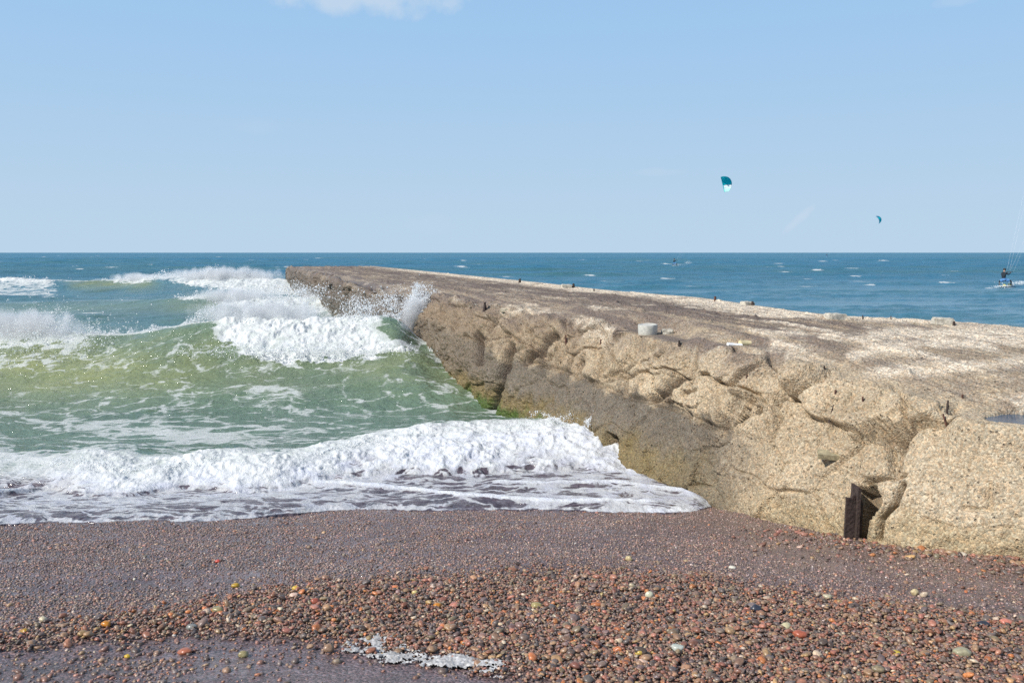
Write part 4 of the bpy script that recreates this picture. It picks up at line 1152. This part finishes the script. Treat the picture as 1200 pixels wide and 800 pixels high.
def kite(center, tip, chord, R_, cw, label, mats, hand=None, line_r=.004):
    """inflatable kite: a bowed canopy behind a fat leading edge, struts and four lines down to a bar"""
    tip = Vector(tip).normalized(); chord = Vector(chord); chord = (chord - tip * chord.dot(tip)).normalized(); bul = tip.cross(chord).normalized()
    toh = (Vector(hand) - Vector(center)) if hand is not None else Vector((0, 0, -1))
    if bul.dot(toh) > 0: bul = -bul
    root = empty('kite', center)
    def P(v, c):
        th = v * rad(68); w = cw * (1 - .62 * v * v)
        return tip * (R_ * math.sin(th)) + bul * (R_ * (math.cos(th) - .55) + .10 * cw * math.sin(c * math.pi)) + chord * ((c - .35) * w)
    for (v0, v1, m, nm) in mats:
        bm = bmesh.new(); nv, ncw = 14, 7
        for side in (0,):
            G = [[bm.verts.new(P(v0 + (v1 - v0) * i / nv, j / ncw)) for j in range(ncw + 1)] for i in range(nv + 1)]
            for i in range(nv):
                for j in range(ncw): bm.faces.new((G[i][j], G[i + 1][j], G[i + 1][j + 1], G[i][j + 1]))
        o = bm_obj(nm, bm, m, root, True)
        so = o.modifiers.new('thickness', 'SOLIDIFY'); so.thickness = .02
    bm = bmesh.new(); vs = [-1 + 2 * i / 24 for i in range(25)]
    tube(bm, [P(v, 0) for v in vs], [.04 + .07 * (1 - v * v) for v in vs], 8)
    bm_obj('leading_edge', bm, mats[0][2], root, True)
    for v in (-.5, 0, .5):
        bm = bmesh.new(); tube(bm, [P(v, j / 6) - bul * .03 for j in range(7)], .045, 6); bm_obj('strut', bm, mats[0][2], root, True)
    if hand is not None:
        h = Vector(hand) - Vector(center)
        for k, (v, c) in enumerate(((-1, .1), (1, .1), (-1, .9), (1, .9))):
            e = P(v, c); side = Vector((.25 if v > 0 else -.25, 0, 0)) * (1 if tip.x > 0 else -1) if c > .5 else Vector((.03 * v, 0, .1))
            bm = bmesh.new(); tube(bm, [h + side, (h + side) * .5 + e * .5, e], line_r, 4); bm_obj('line', bm, LINE, root)
        bm = bmesh.new(); tube(bm, [h + Vector((-.25, 0, 0)), h + Vector((.25, 0, 0))], .016, 6); bm_obj('control_bar', bm, WETS, root)
    tag(root, label, 'kite', 'kitesurfing kites')
    return root

def person(loc, joints, scale, label, rz=0, face=(0, 1, 0), hair=True):
    """one continuous skinned body over a joint chain; shorts and hair are its clothes"""
    J = joints
    order = ['pelvis', 'waist', 'chest', 'neck', 'head0', 'head1', 'shL', 'elL', 'wrL', 'haL', 'shR', 'elR', 'wrR', 'haR', 'hiL', 'knL', 'anL', 'toL', 'hiR', 'knR', 'anR', 'toR']
    rr = dict(pelvis=.135, waist=.125, chest=.15, neck=.06, head0=.088, head1=.085, shL=.075, elL=.05, wrL=.036, haL=.04, shR=.075, elR=.05, wrR=.036, haR=.04, hiL=.10, knL=.066, anL=.045, toL=.04, hiR=.10, knR=.066, anR=.045, toR=.04)
    E = [('pelvis', 'waist'), ('waist', 'chest'), ('chest', 'neck'), ('neck', 'head0'), ('head0', 'head1'), ('chest', 'shL'), ('shL', 'elL'), ('elL', 'wrL'), ('wrL', 'haL'), ('chest', 'shR'), ('shR', 'elR'), ('elR', 'wrR'), ('wrR', 'haR'),
         ('pelvis', 'hiL'), ('hiL', 'knL'), ('knL', 'anL'), ('anL', 'toL'), ('pelvis', 'hiR'), ('hiR', 'knR'), ('knR', 'anR'), ('anR', 'toR')]
    root = empty('person', loc, (0, 0, rz)); root.scale = (scale,) * 3
    me = bpy.data.meshes.new('body'); me.from_pydata([J[k] for k in order], [(order.index(a), order.index(b)) for a, b in E], [])
    o = bpy.data.objects.new('body', me); C.objects.link(o); o.parent = root
    sk = o.modifiers.new('skin', 'SKIN'); o.modifiers.new('sub', 'SUBSURF').levels = 1; o.modifiers['sub'].render_levels = 2
    for i, k in enumerate(order):
        s = me.skin_vertices[0].data[i]; s.radius = (rr[k], rr[k]); s.use_root = (k == 'pelvis')
    # wetsuit on the body, skin on head and hands, by height above the joints
    k = NT('wetsuit_and_skin'); co = k.n('ShaderNodeTexCoord').outputs['Object']
    def ball(c, r_):
        d = k.n('ShaderNodeVectorMath', operation='DISTANCE'); k.set(d, 0, co); d.inputs[1].default_value = c
        return k.math('LESS_THAN', d.outputs['Value'], r_)
    m_ = k.math('MAXIMUM', ball(J['head1'], .17), k.math('MAXIMUM', ball(J['haL'], .07), ball(J['haR'], .07)))
    c = k.mix(m_, (.018, .022, .03), (.45, .27, .19))
    me.materials.append(k.done(k.n('ShaderNodeBsdfPrincipled', i_Base_Color=c, i_Roughness=.5)))
    hd = Vector(J['head1']); f = Vector(face).normalized(); up = (hd - Vector(J['neck'])).normalized()
    bm = bmesh.new(); bmesh.ops.create_uvsphere(bm, u_segments=16, v_segments=12, radius=.112)
    for v in bm.verts:
        v.co += hd + up * .035 - f * .022
    bmesh.ops.delete(bm, geom=[v for v in bm.verts if (v.co - hd).dot(f) > .055 or (v.co - hd).dot(up) < -.04], context='VERTS')
    bm_obj('hair', bm, HAIR, root, True)
    bm = bmesh.new(); tube(bm, [hd + f * .085 + up * .0, hd + f * .115 - up * .02, hd + f * .10 - up * .035], [.012, .018, .012], 6); bm_obj('nose', bm, SKIN, root, True)
    # shorts over the wetsuit
    bm = bmesh.new()
    P0, W0 = Vector(J['pelvis']), Vector(J['waist'])
    tube(bm, [P0 + (W0 - P0) * .7, P0 + (W0 - P0) * .2, P0 - (W0 - P0) * .25], [.15, .18, .17], 14)
    for s in 'LR':
        a, b = Vector(J['hi' + s]), Vector(J['kn' + s]); tube(bm, [a, a + (b - a) * .35, a + (b - a) * .62], [.14, .13, .115], 12)
    bm_obj('shorts', bm, SHORT, root, True)
    tag(root, label, 'person', 'kitesurfers on the sea')
    return root

def board(loc, L, W, rot, label, m, m2):
    root = empty('kiteboard', loc, rot)
    bm = bmesh.new(); n = 24; T_, B_ = [], []
    for i in range(n):
        t = 2 * math.pi * i / n; x = L / 2 * math.copysign(abs(math.cos(t)) ** .6, math.cos(t)); y = W / 2 * math.copysign(abs(math.sin(t)) ** .7, math.sin(t)); z = .05 * (2 * x / L) ** 2
        T_.append(bm.verts.new((x, y, z + .014))); B_.append(bm.verts.new((x, y, z - .014)))
    ct = bm.verts.new((0, 0, .014)); cb = bm.verts.new((0, 0, -.014))
    for i in range(n):
        j = (i + 1) % n; bm.faces.new((T_[i], T_[j], ct)); bm.faces.new((B_[j], B_[i], cb)); bm.faces.new((T_[i], B_[i], B_[j], T_[j]))
    bm_obj('deck', bm, m, root, True)
    for sx in (-.26, .26):
        bm = bmesh.new(); tube(bm, [(sx * L * .7, -.1, .03), (sx * L * .7, -.05, .11), (sx * L * .7, .05, .11), (sx * L * .7, .1, .03)], .028, 6); bm_obj('foot_strap', bm, m2, root, True)
    for sx in (-1, 1):
        bm = bmesh.new(); bmesh.ops.create_cube(bm, size=1); bmesh.ops.scale(bm, vec=(.10, .012, .06), verts=bm.verts); bmesh.ops.translate(bm, vec=(sx * L * .43, 0, -.01), verts=bm.verts); bm_obj('fin', bm, m2, root)
    tag(root, label, 'kiteboard', 'boards under the kitesurfers')

# crouching pose, weight back to the left, arms up to the bar on the right
POSE = dict(pelvis=(-.16, 0, .50), waist=(-.20, 0, .68), chest=(-.20, .0, .92), neck=(-.16, .0, 1.10), head0=(-.13, .01, 1.19), head1=(-.11, .02, 1.27),
            shL=(-.20, .19, 1.00), elL=(.02, .26, .93), wrL=(.22, .20, 1.06), haL=(.30, .17, 1.09), shR=(-.16, -.19, 1.00), elR=(.05, -.24, .92), wrR=(.24, -.17, 1.05), haR=(.31, -.14, 1.08),
            hiL=(-.18, .11, .46), knL=(-.30, .34, .40), anL=(-.36, .30, .10), toL=(-.24, .36, .06), hiR=(-.08, -.10, .46), knR=(.26, -.22, .42), anR=(.34, -.10, .10), toR=(.44, -.18, .06))
def sea_z(px, py):
    x, y, z = on_z(px, py, 0.0)
    zz = sea_eval(np.array([x]), np.array([y]), np.array([.1 if y < 62 else y * .0032]))[0][0]
    return Vector((x, y, float(zz)))
# nearest rider, right edge
p3 = sea_z(1179, 337); p3.z = max(p3.z, -.05) + .02
k3 = Vector((p3.x + .30 * .95, p3.y, p3.z + 1.06))
board(p3 + Vector((.05, 0, .03)), 1.38, .42, (.1, -.08, .35), 'white and yellow board under the rider at the right edge', BRD, BRDY)
person(p3 + Vector((0, 0, .0)), POSE, .95, 'kitesurfer in dark wetsuit and light blue shorts crouching at the right edge', .1, (.8, .5, .1))
kite(p3 + Vector((8.6, 2.5, 21.5)), (.8, .1, -.5), (.1, .95, .1), 2.6, 1.7, 'kite pulling the rider at the right edge, seen by its white lines', [(-1, .0, TEAL, 'canopy'), (.0, 1, WHITEF, 'canopy')], hand=k3, line_r=.0035)
# rider in mid distance
p1 = sea_z(791, 311.5)
k1 = Vector((p1.x + .4, p1.y, p1.z + 1.15))
board(p1 + Vector((.1, 0, .04)), 1.4, .45, (.1, -.05, .3), 'pale board under the rider in the middle distance', BRD, WETS)
person(p1, POSE, 1.05, 'kitesurfer in dark wetsuit riding with a short white wake behind', 0, (.8, .5, .1))
kc = Vector(at(849, 215.5, 196))
kite(kc, (.30, .25, -.95), (.78, -.5, -.05), 2.0, 2.2, 'teal kite with white and mint lower wing, larger of the two in the sky', [(-1, .25, TEAL, 'canopy'), (.25, .62, WHITEF, 'canopy'), (.62, 1, MINT, 'canopy')], hand=k1)
# far rider
p2 = sea_z(969, 300.6)
board(p2 + Vector((.1, 0, .05)), 1.4, .45, (.1, -.05, .3), 'board under the tiny far rider on the horizon', BRD, WETS)
person(p2, POSE, 1.25, 'tiny dark kitesurfer just under the horizon line', 0, (.8, .5, .1))
kite(Vector(at(1029, 257.5, p2.y + 8)), (.35, .0, -.9), (.80, .55, .2), 2.9, 3.0, 'small blue curved kite low in the sky on the right', [(-1, -.45, BLUEF, 'canopy'), (-.45, 1, TEAL, 'canopy')], hand=Vector((p2.x + .4, p2.y, p2.z + 1.3)))

# ------------------------------------------------------------------ sky, sun, camera
SUN = Vector((-.66, -.36, .68)).normalized()
elev = math.asin(SUN.z); azim = math.atan2(SUN.x, SUN.y)
w = bpy.data.worlds.new('World'); SC.world = w; w.use_nodes = True
t = w.node_tree; t.nodes.clear()
out = t.nodes.new('ShaderNodeOutputWorld'); bg = t.nodes.new('ShaderNodeBackground'); sky = t.nodes.new('ShaderNodeTexSky')
sky.sky_type = 'NISHITA'; sky.sun_disc = False; sky.sun_elevation = elev; sky.sun_rotation = azim
sky.air_density = 1.0; sky.dust_density = .6; sky.ozone_density = 2.0; sky.altitude = 0
tc = t.nodes.new('ShaderNodeTexCoord')
def wm(op, a, b=0, c=0, clamp=False):
    nd = t.nodes.new('ShaderNodeMath'); nd.operation = op; nd.use_clamp = clamp
    for i, v in enumerate((a, b, c)):
        if isinstance(v, bpy.types.NodeSocket): t.links.new(v, nd.inputs[i])
        else: nd.inputs[i].default_value = v
    return nd.outputs[0]
sp = t.nodes.new('ShaderNodeSeparateXYZ'); t.links.new(tc.outputs['Generated'], sp.inputs[0])
nz = t.nodes.new('ShaderNodeTexNoise'); nz.inputs['Scale'].default_value = 26; nz.inputs['Detail'].default_value = 7; nz.inputs['Roughness'].default_value = .6
t.links.new(tc.outputs['Generated'], nz.inputs['Vector'])
def wisp(px, py, rx, ry, amt, tilt=0):
    """a thin cloud about the direction of photo pixel (px, py)"""
    v = Vector(((px - CX) / F, 1, -(py - HY) / F)).normalized()
    dx = wm('SUBTRACT', sp.outputs[0], v.x); dz = wm('SUBTRACT', sp.outputs[2], v.z)
    dz = wm('MULTIPLY_ADD', dx, -tilt, dz)
    q = wm('ADD', wm('POWER', wm('ABSOLUTE', wm('DIVIDE', dx, rx)), 2), wm('POWER', wm('ABSOLUTE', wm('DIVIDE', dz, ry)), 2))
    q = wm('ADD', q, wm('MULTIPLY', wm('SUBTRACT', nz.outputs[0], .5), 3.5))
    m = wm('MULTIPLY', wm('SUBTRACT', 1.15, q, clamp=True), amt, clamp=True)
    return wm('MULTIPLY', m, wm('GREATER_THAN', sp.outputs[1], 0))
clouds = wisp(430, -10, .12, .026, .62)
for a in ((935, 258, .016, .007, .4, .9), (775, 202, .03, .005, .16), (1120, 2, .02, .006, .2), (505, 262, .03, .012, .12), (290, 148, .03, .01, .10)):
    clouds = wm('MAXIMUM', clouds, wisp(*a))
mx = t.nodes.new('ShaderNodeMix'); mx.data_type = 'RGBA'
# the pale maritime air low over the horizon
def wmix(f, ca, cb):
    nd = t.nodes.new('ShaderNodeMix'); nd.data_type = 'RGBA'
    for i, v in ((0, f), (6, ca), (7, cb)):
        if isinstance(v, bpy.types.NodeSocket): t.links.new(v, nd.inputs[i])
        else: nd.inputs[i].default_value = (*v, 1)
    return nd.outputs[2]
def wss(v, lo, hi):
    nd = t.nodes.new('ShaderNodeMapRange'); nd.interpolation_type = 'SMOOTHSTEP'; t.links.new(v, nd.inputs[0]); nd.inputs[1].default_value = lo; nd.inputs[2].default_value = hi
    return nd.outputs[0]
K = 1 / (SKYS * 2 ** EXPO)
air = wmix(wss(sp.outputs[2], -.02, .30), (.50 * K, .66 * K, .815 * K), (.345 * K, .57 * K, .845 * K))
skyc = wmix(wss(sp.outputs[2], .22, .8), air, sky.outputs[0])
t.links.new(clouds, mx.inputs[0]); t.links.new(skyc, mx.inputs[6]); mx.inputs[7].default_value = (.62 * K, .72 * K, .84 * K, 1)
t.links.new(mx.outputs[2], bg.inputs[0]); bg.inputs[1].default_value = SKYS
t.links.new(bg.outputs[0], out.inputs[0])

ld = bpy.data.lights.new('sun', 'SUN'); ld.energy = SUNS; ld.angle = rad(.53); ld.color = (1, .955, .88)
so = bpy.data.objects.new('sun', ld); C.objects.link(so)
so.rotation_euler = SUN.to_track_quat('Z', 'Y').to_euler()

cd = bpy.data.cameras.new('camera'); cam = bpy.data.objects.new('camera', cd); C.objects.link(cam)
cam.location = (0, 0, H); cam.rotation_euler = (rad(90), 0, 0)
cd.sensor_width = 36; cd.lens = 30.0; cd.shift_y = -(400 - HY) / 1200.0
cd.clip_start = .1; cd.clip_end = 60000
SC.camera = cam

SC.view_settings.view_transform = 'Standard'; SC.view_settings.look = 'None'; SC.view_settings.exposure = EXPO; SC.view_settings.gamma = 1
SC.render.engine = 'CYCLES'
SC.cycles.use_denoising = False
SC.cycles.volume_bounces = 2; SC.cycles.volume_max_steps = 128; SC.cycles.max_bounces = 8; SC.cycles.diffuse_bounces = 5; SC.cycles.glossy_bounces = 3
